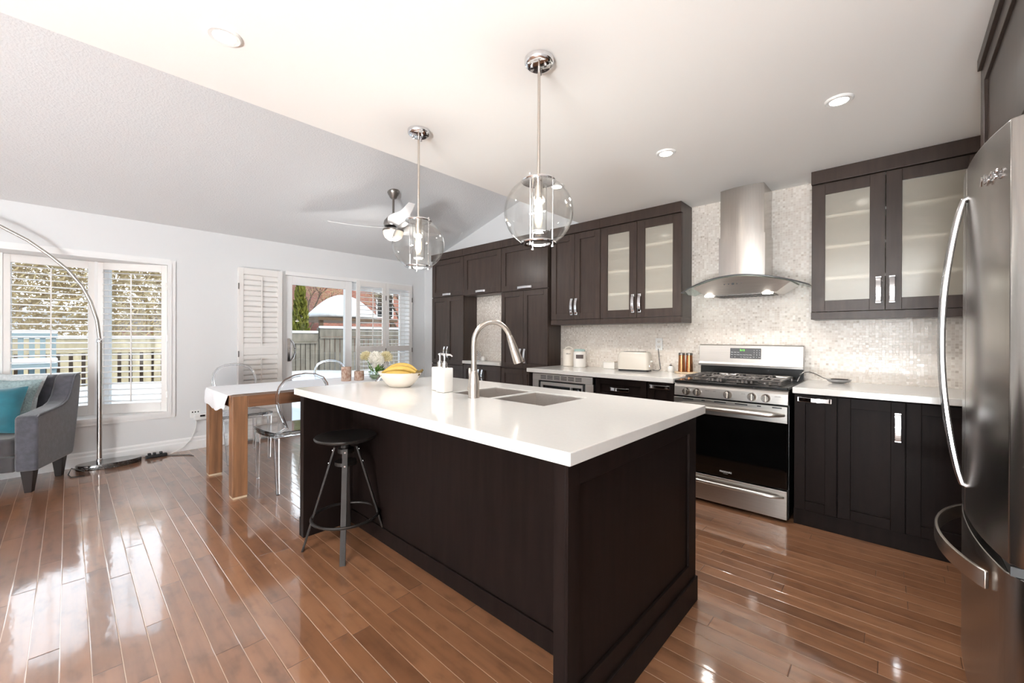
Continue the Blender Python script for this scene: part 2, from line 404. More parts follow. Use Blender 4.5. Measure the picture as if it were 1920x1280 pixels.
def text(name, body, size, mat, parent, M, ext=.0006, align='CENTER', shear=0.):
    c = bpy.data.curves.new(name, 'FONT'); c.body = body; c.size = size; c.extrude = ext; c.align_x = align; c.align_y = 'CENTER'; c.shear = shear
    t = bpy.data.objects.new(name, c); COL.objects.link(t)
    dg = bpy.context.evaluated_depsgraph_get(); me = bpy.data.meshes.new_from_object(t.evaluated_get(dg))
    bpy.data.objects.remove(t); me.transform(WM[parent].inverted() @ M); me.name = name
    o = bpy.data.objects.new(name, me); COL.objects.link(o); o.parent = parent; WM[o] = WM[parent]
    me.materials.clear(); me.materials.append(MATS[mat]); return o
FACE_Y = Matrix.Rotation(R(90), 4, 'X')           # text upright, facing -y
def light(name, kind, parent, loc, energy, color=(1, .97, .935), **k):
    d = bpy.data.lights.new(name, kind); d.energy = energy; d.color = color
    for a, v in k.items(): setattr(d, a, v)
    o = bpy.data.objects.new(name, d); COL.objects.link(o); o.parent = parent
    o.location = WM[parent].inverted() @ Vector(loc); return o

# ================================================================ ROOM SHELL
XW, YB, XR, YR = -5.63, 3.96, 1.02, -4.7
XE, ZC = -2.44, 2.45                                # edge of the flat kitchen ceiling
def vz(x): return 2.405+.28*(x-XW)
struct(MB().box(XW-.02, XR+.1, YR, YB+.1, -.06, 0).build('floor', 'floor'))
struct(MB().box(XE, XR+.1, YR, YB+.1, ZC, ZC+.10).build('ceiling', 'ceiling_white'))
b = MB(); b.prism([(XW-.02, vz(XW-.02)), (XE, vz(XE)), (XE, vz(XE)+.1), (XW-.02, vz(XW-.02)+.1)], 'y', YR, YB+.1)
struct(b.build('ceiling_vault', 'stipple'))
struct(MB().box(XE-.02, XE, YR, YB+.02, ZC+.0, vz(XE)+.02).build('trim_1', 'ceiling_white'))
# back wall
struct(MB().box(XW-.1, XR+.1, YB, YB+.1, 0, 3.35).build('wall_back', 'wall_white'))
struct(MB().box(-4.40, XR, YB-.008, YB, .90, 2.45).build('wall_backsplash', 'mosaic'))
struct(MB().box(XW-.1, XR+.1, YR-.1, YR, 0, 3.4).build('wall_rear', 'wall_white'))
struct(MB().box(XR, XR+.1, YR, YB+.1, 0, 2.5).build('wall_right', 'wall_white'))
# window wall with bay opening and patio door opening
BY0, BY1, BZ0, BZ1 = -1.53, .715, .44, 1.985
DY0, DY1, DZ1 = 1.835, 3.665, 2.03
T = .16
b = MB()
b.box(XW-T, XW, YR, BY0, 0, 2.43); b.box(XW-T, XW, BY0, BY1, 0, BZ0); b.box(XW-T, XW, BY0, BY1, BZ1, 2.43)
b.box(XW-T, XW, BY1, DY0, 0, 2.43); b.box(XW-T, XW, DY0, DY1, DZ1, 2.43); b.box(XW-T, XW, DY1, YB, 0, 2.43)
struct(b.build('wall_left', 'wall_white'))
def baseboard(name, y0, y1):
    struct(MB().prism([(XW, 0), (XW+.018, 0), (XW+.018, .085), (XW+.012, .098), (XW+.012, .12), (XW+.004, .135), (XW, .135)], 'y', y0, y1).build(name, 'trim_white'))
baseboard('baseboard_left', YR, DY0-.06)
struct(MB().box(XW+.0, -5.085, YB-.016, YB, 0, .12).build('baseboard_back', 'trim_white'))

# ---- bay window
win = sroot('window_1', (XW, -.4, BZ0))
seg = [((-5.63, .715), (-5.90, .19)), ((-5.90, .19), (-5.90, -.415)), ((-5.90, -.415), (-5.90, -1.02)), ((-5.90, -1.02), (-5.63, -1.53))]
ex = [(-5.628, BY1+.02), (-5.75, BY1+.02), (-6.06, .27), (-6.06, -1.10), (-5.75, BY0-.02), (-5.628, BY0-.02)]
MB().prism(ex, 'z', BZ0-.05, BZ0+.002).build('sill', 'trim_white', win)
MB().prism(ex, 'z', BZ1-.002, BZ1+.06).build('soffit', 'trim_white', win)
b = MB()          # casing on the wall
for e0, e1, o in ((.030, .062, .016), (-.004, .030, .026)):
    ya, yb, za, zb = BY0-e1, BY1+e1, BZ0-e1, BZ1+e1*.8; ia, ib, ja, jb = BY0-e0, BY1+e0, BZ0-e0, BZ1+e0*.8
    b.box(XW, XW+o, ya, ia, za, zb); b.box(XW, XW+o, ib, yb, za, zb); b.box(XW, XW+o, ia, ib, za, ja); b.box(XW, XW+o, ia, ib, jb, zb)
b.build('casing', 'trim_white', win)
def seg_matrix(p0, p1, off=0.):
    a = Vector((*p0, 0)); c = Vector((*p1, 0)); u = (c-a).normalized(); nrm = Vector((u.y, -u.x, 0))  # nrm points outdoors
    if nrm.x > 0: nrm = -nrm
    M = Matrix.Identity(4)
    for i in range(3): M[i][0], M[i][1], M[i][2] = u[i], nrm[i], (0, 0, 1)[i]
    M.translation = a+nrm*off; return M, (c-a).length
for (p0, p1) in seg:
    M, L = seg_matrix(p0, p1, .10)
    b = MB(M); fwd = .055
    b.box(0, fwd, 0, .06, BZ0, BZ1); b.box(L-fwd, L, 0, .06, BZ0, BZ1); b.box(fwd, L-fwd, 0, .06, BZ0, BZ0+.05); b.box(fwd, L-fwd, 0, .06, BZ1-.05, BZ1)
    f = b.build('sash', 'trim_white', win, bevel=.003)
    MB(M).box(fwd, L-fwd, .026, .032, BZ0+.05, BZ1-.05).build('glass_pane', 'window_glass', f)

SH_GROUP = 'plantation shutters in the bay window'
def shutter(name, label, M, Wd, z0, z1, tilt, rails=(), rod='front', group=None, pitch=.0605, hinge=None, stile=.05, lw=.062):
    """M maps x along the panel, y outward, z up"""
    root = thing(name, label, 'shutter', M @ Vector((Wd/2, 0, z0)), 0, group)
    b = MB(M); th = .028
    b.box(0, stile, 0, th, z0, z1); b.box(Wd-stile, Wd, 0, th, z0, z1)
    rl = [(z0, z0+.10), (z1-.075, z1)]+list(rails)
    for a, c in rl: b.box(stile, Wd-stile, 0, th, a, c)
    b.build('frame', 'shutter_white', root, bevel=.002)
    rl.sort(); lv = MB(M)
    for (a0, a1), (c0, c1) in zip(rl, rl[1:]):
        lo, hi = a1, c0; n = max(1, round((hi-lo)/pitch)); p = (hi-lo)/n
        ct, st = math.cos(tilt), math.sin(tilt)
        for i in range(n):
            zc = lo+p*(i+.5); pts = []
            for k in range(12):
                an = 2*PI*k/12; u_, v_ = lw/2*math.cos(an), .0055*math.sin(an)
                pts.append((th/2+u_*ct-v_*st, zc+u_*st+v_*ct))
            lv.prism(pts, 'x', stile, Wd-stile)
    lv.build('louvers', 'shutter_white', root, smooth=True)
    r = MB(M)
    for (a0, a1), (c0, c1) in zip(rl, rl[1:]):
        yy = -lw/2-.004 if abs(tilt) < .8 else -.016
        yy = max(yy, -.03)
        r.box(Wd/2-.005, Wd/2+.005, yy-.008, yy, a1+.02, c0-.03)
    r.build('tilt_rod', 'shutter_white', root)
    if hinge is not None:
        for zz in (z0+.18, (z0+z1)/2, z1-.22):
            MB(M).box(hinge-.006, hinge+.006, -.008, .0, zz-.035, zz+.035).build('hinge', 'satin_grey', root)
    return root
names = ['open louvered white shutter on the angled right side of the bay window', 'open louvered white shutter in the middle of the bay window behind the arc lamp',
         'open louvered white shutter of the bay window above the sofa at the left edge', 'open louvered white shutter on the far left side of the bay window']
for i, (p0, p1) in enumerate(seg):
    M, L = seg_matrix(p0, p1, 0.)
    shutter('window_shutter', names[i], M @ Matrix.Translation((.006, 0, 0)), L-.012, BZ0+.003, BZ1-.004, R(9), group=SH_GROUP, hinge=(.0 if i == 0 else None))
b = MB()   # shutter mullions
for x, y in ((-5.905, .19), (-5.905, -.415), (-5.905, -1.02)): b.box(x-.02, x+.012, y-.011, y+.011, BZ0, BZ1)
b.build('mullion', 'trim_white', win)

# ---- patio door
door = sroot('door_1', (XW, (DY0+DY1)/2, 0))
b = MB()
b.box(XW-T, XW+.02, DY0-.045, DY0+.02, 0, DZ1+.03); b.box(XW-T, XW+.02, DY1-.02, DY1+.045, 0, DZ1+.03); b.box(XW-T, XW+.02, DY0+.02, DY1-.02, DZ1-.02, DZ1+.03)
b.box(XW-T, XW-.0, DY0, DY1, 0, .03)
b.build('frame', 'trim_white', door, bevel=.003)
def door_leaf(y0, y1, x, nm):
    st = .095; b = MB()
    b.box(x, x+.04, y0, y0+st, .03, DZ1-.02); b.box(x, x+.04, y1-st, y1, .03, DZ1-.02); b.box(x, x+.04, y0+st, y1-st, .03, .15); b.box(x, x+.04, y0+st, y1-st, DZ1-.13, DZ1-.02)
    f = b.build(nm, 'trim_white', door, bevel=.004)
    MB().box(x+.017, x+.023, y0+st, y1-st, .15, DZ1-.13).build('glass_pane', 'window_glass', f); return f
lf = door_leaf(DY0+.02, 2.74, XW-.06, 'sliding_leaf'); door_leaf(2.66, DY1-.02, XW-.125, 'fixed_leaf')
b = MB(); hx, hy = XW-.02, DY0+.075
b.tube([(hx, hy+.02, .93), (hx+.035, hy+.035, .96), (hx+.055, hy+.05, 1.03), (hx+.055, hy+.05, 1.09), (hx+.035, hy+.035, 1.16), (hx, hy+.02, 1.19)], .011, 8)
b.box(hx, hx+.012, hy-.02, hy+.01, .92, 1.21)
b.build('handle', 'chrome', lf, smooth=True)
tilt_closed = R(79)
MS = Matrix(((0, -1, 0, XW+.088), (1, 0, 0, 1.335), (0, 0, 1, 0), (0, 0, 0, 1)))     # x->+y, y-> -x (outdoors)
shutter('door_shutter', 'closed-louver white shutter folded flat on the wall left of the patio door', MS, .462, .03, 2.035, tilt_closed, rails=[(1.02, 1.10)], hinge=.0)
MS2 = Matrix(((0, -1, 0, XW+.036), (1, 0, 0, 1.338), (0, 0, 1, 0), (0, 0, 0, 1)))
shutter('door_shutter', 'second folded white shutter between the closed-louver one and the wall left of the patio door', MS2, .462, .03, 2.03, tilt_closed, rails=[(1.02, 1.10)], lw=.05)
for k, (y0, lab) in enumerate(((2.775, 'open-louver white shutter over the right half of the patio door, beside the clear glass'), (3.232, 'open-louver white shutter at the right end of the patio door, next to the corner'))):
    MK = Matrix(((0, -1, 0, XW+.056), (1, 0, 0, y0), (0, 0, 1, 0), (0, 0, 0, 1)))
    shutter('door_shutter', lab, MK, .452, .03, 2.03, R(3), rails=[(1.02, 1.10)], hinge=.452)

# ================================================================ KITCHEN
def hpull(parent, a, b_, out, n=None, w=.027):
    """chrome bow handle between points a and b_, bowing along out"""
    a, b_, out = Vector(a), Vector(b_), Vector(out); d = (b_-a); L = d.length; d.normalize(); side = d.cross(out)
    mb = MB(); pts = []
    for i in range(13):
        t = i/12; h = .016+.016*math.sin(PI*t)
        if i in (0, 12): h = .014
        pts.append(a+d*(L*t)+out*h)
    mb.strip(pts, w, .006, side)
    for e, s in ((a, 1), (b_, -1)):
        c = e+d*(.012*s)
        mb.hexa([c-d*.012-side*w*.55, c+d*.012-side*w*.55, c+d*.012+side*w*.55, c-d*.012+side*w*.55],
                [c-d*.012-side*w*.55+out*.02, c+d*.012-side*w*.55+out*.02, c+d*.012+side*w*.55+out*.02, c-d*.012+side*w*.55+out*.02])
    return mb.build('handle', 'chrome', parent, bevel=.0015)
def shaker(name, parent, x0, x1, z0, z1, y, mat, rail=.062, glass=False, g=.0018, axis='y'):
    """panel door facing -y (or -x when axis == 'x': then x0,x1 are y's and y is the x of its face)"""
    M = Matrix.Identity(4)
    if axis == 'x': M = Matrix(((0, 1, 0, 0), (1, 0, 0, 0), (0, 0, 1, 0), (0, 0, 0, 1)))
    x0 += g; x1 -= g; z0 += g; z1 -= g; t = .021; b = MB(M)
    b.box(x0, x0+rail, y, y+t, z0, z1); b.box(x1-rail, x1, y, y+t, z0, z1); b.box(x0+rail, x1-rail, y, y+t, z0, z0+rail); b.box(x0+rail, x1-rail, y, y+t, z1-rail, z1)
    if not glass: b.box(x0+rail, x1-rail, y+.011, y+t-.001, z0+rail, z1-rail)
    d = b.build(name, mat, parent, bevel=.0013, seg=1)
    if glass: MB(M).box(x0+rail-.004, x1-rail+.004, y+.011, y+.015, z0+rail-.004, z1-rail+.004).build('glass_pane', 'frosted', d)['label'] = 'frosted glass pane'
    return d
OUT = (0, -1, 0)
YU = 3.70          # front of the shallow cabinets
CT = YB-.009       # back of cabinets
def crown(parent, x0, x1, mat='espresso', y=YU-.016, z0=2.355):
    MB().box(x0, x1, y, CT, z0, ZC-.001).build('crown', mat, parent, bevel=.002)

# ---- pantry unit beside the patio door
pc = thing('pantry_cabinet', 'tall espresso pantry cabinet at the far end beside the patio door corner', 'cabinet', (-4.715, 3.83, 0), 0, 'tall pantry cabinets')
MB().box(-5.08, -4.358, YU+.022, CT, .0, 2.36).build('body', 'espresso', pc)
crown(pc, -5.08, -4.358)
d = shaker('lift_door', pc, -5.075, -4.36, 1.815, 2.352, YU, 'espresso', .07); hpull(d, (-4.80, YU, 1.845), (-4.62, YU, 1.845), OUT)
for a, c, h in ((-5.075, -4.718, -4.752), (-4.718, -4.36, -4.684)):
    d = shaker('door', pc, a, c, .85, 1.808, YU, 'espresso', .06); hpull(d, (h, YU, .94), (h, YU, 1.10), OUT)
for a, c in ((-5.075, -4.718), (-4.718, -4.36)): shaker('lower_door', pc, a, c, .10, .843, YU, 'espresso', .06)
# ---- niche unit: cabinet above, base below
bc = thing('bridge_cabinet', 'espresso lift-door cabinet bridging the tiled niche between the pantries', 'cabinet', (-3.99, 3.83, 1.80))
MB().box(-4.356, -3.632, YU+.022, CT, 1.80, 2.36).build('body', 'espresso', bc); crown(bc, -4.356, -3.632)
d = shaker('lift_door', bc, -4.355, -3.633, 1.808, 2.352, YU, 'espresso', .07); hpull(d, (-4.09, YU, 1.842), (-3.91, YU, 1.842), OUT)
nb = thing('niche_base_cabinet', 'low two-door espresso cabinet under the small white niche counter', 'cabinet', (-3.99, 3.83, 0))
MB().box(-4.356, -3.632, YU+.022, CT, 0, .874).build('body', 'espresso', nb)
for a, c, h in ((-4.353, -3.994, -4.03), (-3.994, -3.634, -3.958)):
    d = shaker('door', nb, a, c, .10, .865, YU, 'espresso', .06); hpull(d, (h, YU, .66), (h, YU, .81), OUT)
tag(MB().box(-4.356, -3.632, YU-.02, CT, .875, .915).build('niche_countertop', 'quartz', bevel=.003), 'small white quartz counter in the tiled niche between the pantries', 'countertop')
# ---- second pantry
p2 = thing('pantry_cabinet', 'tall espresso pantry cabinet between the tiled niche and the long counter', 'cabinet', (-3.26, 3.83, 0), 0, 'tall pantry cabinets')
MB().box(-3.630, -2.888, YU+.022, CT, .0, 2.36).build('body', 'espresso', p2); crown(p2, -3.630, -2.888)
d = shaker('lift_door', p2, -3.628, -2.890, 1.80, 2.352, YU, 'espresso', .07); hpull(d, (-3.34, YU, 1.832), (-3.12, YU, 1.832), OUT)
for a, c, h in ((-3.628, -3.259, -3.292), (-3.259, -2.890, -3.224)):
    d = shaker('door', p2, a, c, .86, 1.793, YU, 'espresso', .06); hpull(d, (h, YU, .93), (h, YU, 1.10), OUT)
for a, c in ((-3.628, -3.259), (-3.259, -2.890)): shaker('lower_door', p2, a, c, .10, .853, YU, 'espresso', .06)

# ---- wall cabinets, left of the hood
wc = thing('wall_cabinet', 'solid two-door espresso wall cabinet over the canisters', 'cabinet', (-2.53, 3.83, 1.376), 0, 'wall cabinets')
MB().box(-2.843, -2.214, YU+.022, CT, 1.40, 2.36).build('body', 'espresso', wc); crown(wc, -2.843, -2.214)
MB().box(-2.843, -2.214, YU, CT-.0, 1.376, 1.428).build('light_rail', 'espresso', wc, bevel=.002)
for a, c, h in ((-2.842, -2.528, -2.556), (-2.528, -2.214, -2.498)):
    d = shaker('door', wc, a, c, 1.43, 2.352, YU, 'espresso', .066); hpull(d, (h, YU, 1.478), (h, YU, 1.655), OUT)
def glass_cabinet(label, x0, xm, x1, rx):
    r = thing('glass_wall_cabinet', label, 'cabinet', ((x0+x1)/2, 3.83, 1.376), 0, 'wall cabinets')
    for q in (x0, x1-.018): MB().box(q, q+.018, YU+.022, CT, 1.428, 2.356).build('side_panel', 'espresso', r)
    b = MB(); b.box(x0+.019, x1-.019, CT-.012, CT-.001, 1.43, 2.354); b.box(x0+.019, x1-.019, YU+.03, CT-.013, 1.43, 1.446); b.box(x0+.019, x1-.019, YU+.03, CT-.013, 2.338, 2.354)
    b.box(x0+.0185, x0+.022, YU+.03, CT-.013, 1.447, 2.337); b.box(x1-.022, x1-.0185, YU+.03, CT-.013, 1.447, 2.337)
    b.build('lining', 'cab_inside_shaded', r)
    for z in (1.66, 1.885, 2.105): MB().box(x0+.023, x1-.023, YU+.0225, CT-.014, z, z+.019).build('shelf', 'cab_shelf', r)
    crown(r, x0, x1); MB().box(x0, x1, YU, CT, 1.376, 1.428).build('light_rail', 'espresso', r, bevel=.002)
    for a, c, h in ((x0+.001, xm, xm-.034), (xm, rx, xm+.034)):
        d = shaker('glass_door', r, a, c, 1.43, 2.352, YU, 'espresso', .078, True); hpull(d, (h, YU, 1.478), (h, YU, 1.655), OUT)
    return r
glass_cabinet('glass-door espresso wall cabinet left of the range hood', -2.212, -1.815, -1.392, -1.392)
glass_cabinet('large glass-door espresso wall cabinet right of the range hood by the refrigerator', -.455, -.052, .40, .40)

# ---- base cabinets, left run
YD = 3.312
mwc = thing('microwave_cabinet', 'dark base cabinet holding the built-in microwave at the left counter end', 'cabinet', (-2.44, 3.63, 0))
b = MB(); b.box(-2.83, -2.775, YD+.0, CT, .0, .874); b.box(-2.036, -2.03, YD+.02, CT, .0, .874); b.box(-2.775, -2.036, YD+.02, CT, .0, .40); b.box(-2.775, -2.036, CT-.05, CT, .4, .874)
b.build('body', 'espresso_shaded', mwc)
shaker('drawer', mwc, -2.774, -2.036, .10, .39, YD, 'espresso_shaded')
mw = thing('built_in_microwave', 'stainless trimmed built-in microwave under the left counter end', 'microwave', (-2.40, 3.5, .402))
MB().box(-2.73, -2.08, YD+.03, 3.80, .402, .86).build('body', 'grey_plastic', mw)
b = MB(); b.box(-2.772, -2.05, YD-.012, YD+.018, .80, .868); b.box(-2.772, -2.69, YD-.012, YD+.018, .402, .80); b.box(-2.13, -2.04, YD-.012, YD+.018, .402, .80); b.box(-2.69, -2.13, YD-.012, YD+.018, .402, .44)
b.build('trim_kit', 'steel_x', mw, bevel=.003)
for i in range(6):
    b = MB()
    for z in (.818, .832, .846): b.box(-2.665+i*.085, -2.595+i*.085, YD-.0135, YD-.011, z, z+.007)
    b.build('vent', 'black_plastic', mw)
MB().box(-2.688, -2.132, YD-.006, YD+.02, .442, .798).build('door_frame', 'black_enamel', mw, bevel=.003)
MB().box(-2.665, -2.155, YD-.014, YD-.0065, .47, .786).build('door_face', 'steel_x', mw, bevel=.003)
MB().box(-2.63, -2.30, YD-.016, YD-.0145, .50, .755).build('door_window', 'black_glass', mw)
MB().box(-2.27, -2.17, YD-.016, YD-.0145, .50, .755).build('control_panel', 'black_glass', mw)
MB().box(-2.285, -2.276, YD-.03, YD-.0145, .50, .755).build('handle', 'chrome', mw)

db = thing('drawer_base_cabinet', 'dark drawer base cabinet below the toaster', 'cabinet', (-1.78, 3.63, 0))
MB().box(-2.029, -1.530, YD+.022, CT, .0, .874).build('body', 'espresso_shaded', db)
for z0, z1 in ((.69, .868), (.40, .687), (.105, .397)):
    d = shaker('drawer', db, -2.027, -1.532, z0, z1, YD, 'espresso_shaded', .05); zc = (z0+z1)/2
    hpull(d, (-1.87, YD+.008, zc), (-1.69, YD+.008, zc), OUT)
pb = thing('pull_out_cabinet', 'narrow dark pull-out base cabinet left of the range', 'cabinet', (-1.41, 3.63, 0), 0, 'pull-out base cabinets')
MB().box(-1.529, -1.298, YD+.022, CT, .0, .874).build('body', 'espresso_shaded', pb)
d = shaker('door', pb, -1.527, -1.300, .105, .868, YD, 'espresso_shaded', .06); hpull(d, (-1.50, YD, .835), (-1.33, YD, .835), OUT)
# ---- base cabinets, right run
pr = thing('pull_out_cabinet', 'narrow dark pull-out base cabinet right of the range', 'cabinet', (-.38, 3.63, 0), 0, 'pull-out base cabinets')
MB().box(-.498, -.268, YD+.022, CT, .0, .874).build('body', 'espresso_shaded', pr)
d = shaker('door', pr, -.496, -.269, .105, .868, YD, 'espresso_shaded', .06); hpull(d, (-.476, YD, .838), (-.295, YD, .838), OUT)
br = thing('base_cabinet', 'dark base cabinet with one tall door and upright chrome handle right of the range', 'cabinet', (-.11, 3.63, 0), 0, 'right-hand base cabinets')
MB().box(-.267, .045, YD+.022, CT, .0, .874).build('body', 'espresso_shaded', br)
d = shaker('door', br, -.267, .045, .105, .868, YD, 'espresso_shaded', .062); hpull(d, (.012, YD, .635), (.012, YD, .805), OUT)
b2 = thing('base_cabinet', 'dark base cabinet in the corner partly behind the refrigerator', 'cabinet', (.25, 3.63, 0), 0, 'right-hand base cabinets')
MB().box(.046, .98, YD+.022, CT, .0, .874).build('body', 'espresso_shaded', b2)
shaker('door', b2, .046, .46, .105, .868, YD, 'espresso_shaded', .062); shaker('door', b2, .46, .88, .105, .868, YD, 'espresso_shaded', .062)
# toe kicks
b = MB(); b.box(-2.83, -1.298, YD+.012, YD+.022, 0, .103); struct(b.build('trim_2', 'espresso_shaded'))
b = MB(); b.box(-.498, .98, YD+.012, YD+.022, 0, .103); struct(b.build('trim_3', 'espresso_shaded'))
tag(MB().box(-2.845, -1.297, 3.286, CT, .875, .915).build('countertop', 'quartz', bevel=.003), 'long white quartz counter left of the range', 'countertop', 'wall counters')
tag(MB().box(-.503, .99, 3.286, CT, .875, .915).build('countertop', 'quartz', bevel=.003), 'white quartz counter between the range and the refrigerator', 'countertop', 'wall counters')

# ---- range
rg = thing('gas_range', 'stainless freestanding gas range with black oven door', 'range', (-.90, 3.60, 0))
X0, X1, YF = -1.284, -.524, 3.285
MB().box(X0, X1, YF+.03, 3.90, .012, .885).build('body', 'black_enamel', rg)
b = MB()
for x in (X0+.04, X1-.04):
    for y in (YF+.08, 3.85): b.cyl((x, y, 0), (x, y, .013), .018)
b.build('foot', 'black_plastic', rg)
MB().box(X0, X1, YF-.012, 3.90, .886, .908).build('cooktop', 'black_enamel', rg, bevel=.006)
MB().box(X0+.05, X1-.05, YF+.06, 3.82, .9085, .912).build('cooktop_tray', 'black_enamel', rg, bevel=.001)
b = MB(); b.prism([(YF-.012, .79), (YF+.03, .79), (YF+.03, .885), (YF+.004, .885), (YF-.008, .86)], 'x', X0, X1)
b.build('control_fascia', 'steel_x', rg, bevel=.002)
for x in (X0+.095, X0+.175, -.90+.005, X1-.215, X1-.130):
    M = Matrix.Translation((x, YF-.012, .826)) @ Matrix.Rotation(R(90), 4, 'X')
    k = MB(M).lathe([(.0, 0), (.029, 0), (.029, .006), (.025, .012), (.024, .028), (.021, .033), (0, .033)], n=24).build('knob', 'nickel', rg, smooth=True)
    MB(M).box(-.005, .005, -.022, .022, .0331, .041).build('knob_grip', 'nickel', k, bevel=.002)
for i, (xc, hw) in enumerate(((-1.10, .115), (-.905, .115), (-.70, .115))):       # grates: three sections
    b = MB(); y0, y1 = YF+.055, 3.80; zt = .938
    def bar(p, q, r=.0075): b.tube([p, q], r, 6)
    for x in (xc-hw, xc+hw):
        b.tube([(x, y0, .911), (x, y0+.004, zt), (x, y1-.004, zt), (x, y1, .911)], .0085, 6)
    for y in (y0+.005, (y0+y1)/2, y1-.005): bar((xc-hw, y, zt), (xc+hw, y, zt))
    for yb in (y0+.13, y1-.13):
        for dx, dy in ((1, 0), (-1, 0), (0, 1), (0, -1)):
            e = (xc+dx*hw, yb, zt) if dx else (xc, y0 if (dy < 0 and yb < (y0+y1)/2) else ((y0+y1)/2 if (dy > 0) == (yb < (y0+y1)/2) else y1), zt)
            s = (xc+dx*.035, yb+dy*.035, zt+.004); bar(s, e)
    for dx in (-.5, .5): b.tube([(xc+dx*hw, y0-.001, .912), (xc+dx*hw, y0+.004, zt), (xc+dx*hw, y0+.10, zt)], .0075, 6)
    b.build('grate', 'cast_iron', rg, smooth=True)
for x, y in ((-1.10, YF+.185), (-1.10, 3.67), (-.905, 3.57), (-.70, YF+.185), (-.70, 3.67)):
    MB().lathe([(0, .912), (.046, .912), (.046, .918), (.036, .922), (.036, .928), (.03, .931), (0, .931)], (x, y, 0), 20).build('burner', 'cast_iron', rg, smooth=True)
# back guard
b = MB(); b.prism([(3.858, 1.012), (3.90, 1.0), (3.93, 1.0), (3.93, 1.182), (3.892, 1.182), (3.882, 1.175), (3.866, 1.03)], 'x', X0-.012, X1+.004); bgd = b.build('backguard', 'steel_x', rg, bevel=.003)
MB().box(X0-.008, X1, 3.905, 3.93, .908, 1.0).build('backguard_base', 'black_enamel', rg)
MB().box(X0-.012, X1+.004, 3.852, 3.905, .998, 1.0105).build('backguard_lip', 'satin_grey', rg)
MS_ = Matrix.Translation((0, 0, 0))
tl = math.atan2(.016, .145)
MP = Matrix.Translation((-.925, 3.8725, 1.102)) @ Matrix.Rotation(-tl, 4, 'X')
pn = MB(MP).box(-.116, .116, -.004, .001, -.036, .052).build('display_panel', 'grey_plastic', rg, bevel=.004)
MT = MP @ Matrix.Translation((0, -.0045, 0)) @ FACE_Y
text('clock', '5:12', .022, 'clock_green', pn, MT @ Matrix.Translation((-.022, .034, 0)))
rows = [(.016, ['Bake', 'Broil', 'Conv', '', 'Clean']), (-.004, ['Bake', 'Broil', 'Roast', 'Timer', 'Clock', 'Warm', 'Delay']), (-.024, ['Lo', 'Hi', '', 'Set', 'Temp', 'Cook', 'Light'])]
for zz, ws in rows:
    for i, t in enumerate(ws[:3] if zz == .016 else ws):
        if t: text('key_label', t, .0085, 'print_white', pn, MT @ Matrix.Translation((-.1+i*.0235, zz, 0)))
for i, t in enumerate('123456789'): text('key_label', t, .011, 'print_white', pn, MT @ Matrix.Translation((.066+(i % 3)*.02, .034-(i//3)*.0185, 0)))
for i, t in enumerate(('Off', '0', 'Start')): text('key_label', t, .0085, 'print_white', pn, MT @ Matrix.Translation((.064+i*.021, -.0225, 0)))
for i, x in enumerate((X0+.245, -.985, X1-.27, X1-.06)): text('knob_print', ('OFF HI', 'LITE', 'LO HI', 'OFF LITE')[i], .009, 'print_grey', rg, Matrix.Translation((x, YF-.0128, .842)) @ FACE_Y)
# oven door and drawer
od = MB().box(X0+.002, X1-.002, YF-.018, YF+.029, .222, .779).build('oven_door', 'black_glass', rg, bevel=.004)
b = MB(); b.box(X0+.002, X1-.002, YF-.0225, YF-.0185, .668, .779); b.build('door_band', 'steel_x', od, bevel=.002)
b = MB()
for xx, l in ((X0+.07, .10), (X0+.21, .03), (X0+.30, .10), (X0+.44, .10), (X0+.58, .03), (X0+.67, .07)): b.box(xx, xx+l*.8, YF-.0235, YF-.0226, .764, .772)
b.build('door_vent', 'black_plastic', od)
def bow_handle(z, parent, d=.055, x0=X0+.02, x1=X1-.02, r=.0165, y=YF-.0225):
    pts = []; rad = []
    for i in range(21):
        t = i/20; e = min(t, 1-t); dd = d*min(1, (e/.10))**.5 if e > 0 else 0
        pts.append((x0+(x1-x0)*t, y-.004-dd*(.75+.25*math.sin(PI*t)), z)); rad.append(r*(.55+.45*min(1, e/.12)))
    return MB().tube(pts, rad, 12, flat=(0, 0, 1)).build('handle', 'steel_x', parent, smooth=True)
bow_handle(.722, od)
text('logo', 'FRIGIDAIRE', .016, 'print_white', od, Matrix.Translation((-.905, YF-.0186, .262)) @ FACE_Y)
text('logo', 'GALLERY', .008, 'print_grey', od, Matrix.Translation((-.905, YF-.0186, .249)) @ FACE_Y)
dr = MB().box(X0+.002, X1-.002, YF-.02, YF+.029, .022, .214).build('drawer', 'steel_x', rg, bevel=.004)
bow_handle(.172, dr, .038, r=.014, y=YF-.020)

# ---- hood
hd = thing('range_hood', 'stainless chimney range hood with curved glass canopy', 'range hood', (-.905, 3.75, 1.585))
def chim(x0, x1, yf, z0, z1, name):
    c = .018; b = MB()
    n = 12; pts = [(x0, CT), (x0, yf+.03)]+[(x0+(x1-x0)*i/n, yf+.03*(1-math.sin(PI*i/n)**.9)) for i in range(1, n)]+[(x1, yf+.03), (x1, CT)]
    b.prism(pts, 'z', z0, z1); return b.build(name, 'steel_z', hd, smooth=True)
chim(-1.067, -.752, 3.648, 2.05, 2.449, 'upper_chimney'); chim(-1.076, -.743, 3.640, 1.685, 2.06, 'lower_chimney')
b = MB(); n = 24; top = []; bot = []
for i in range(n+1):
    t = -1+2*i/n; x = -.905+t*.452; z = 1.722-.098*abs(t)**1.9; yf = 3.47+.13*abs(t)**2.2
    top.append((x, yf, z))
vs = []
for j, ry in enumerate((0, .5, 1)):
    vs.append([(b.v((x, yf+(CT-.01-yf)*ry, z+.004)), b.v((x, yf+(CT-.01-yf)*ry, z-.004))) for x, yf, z in top])
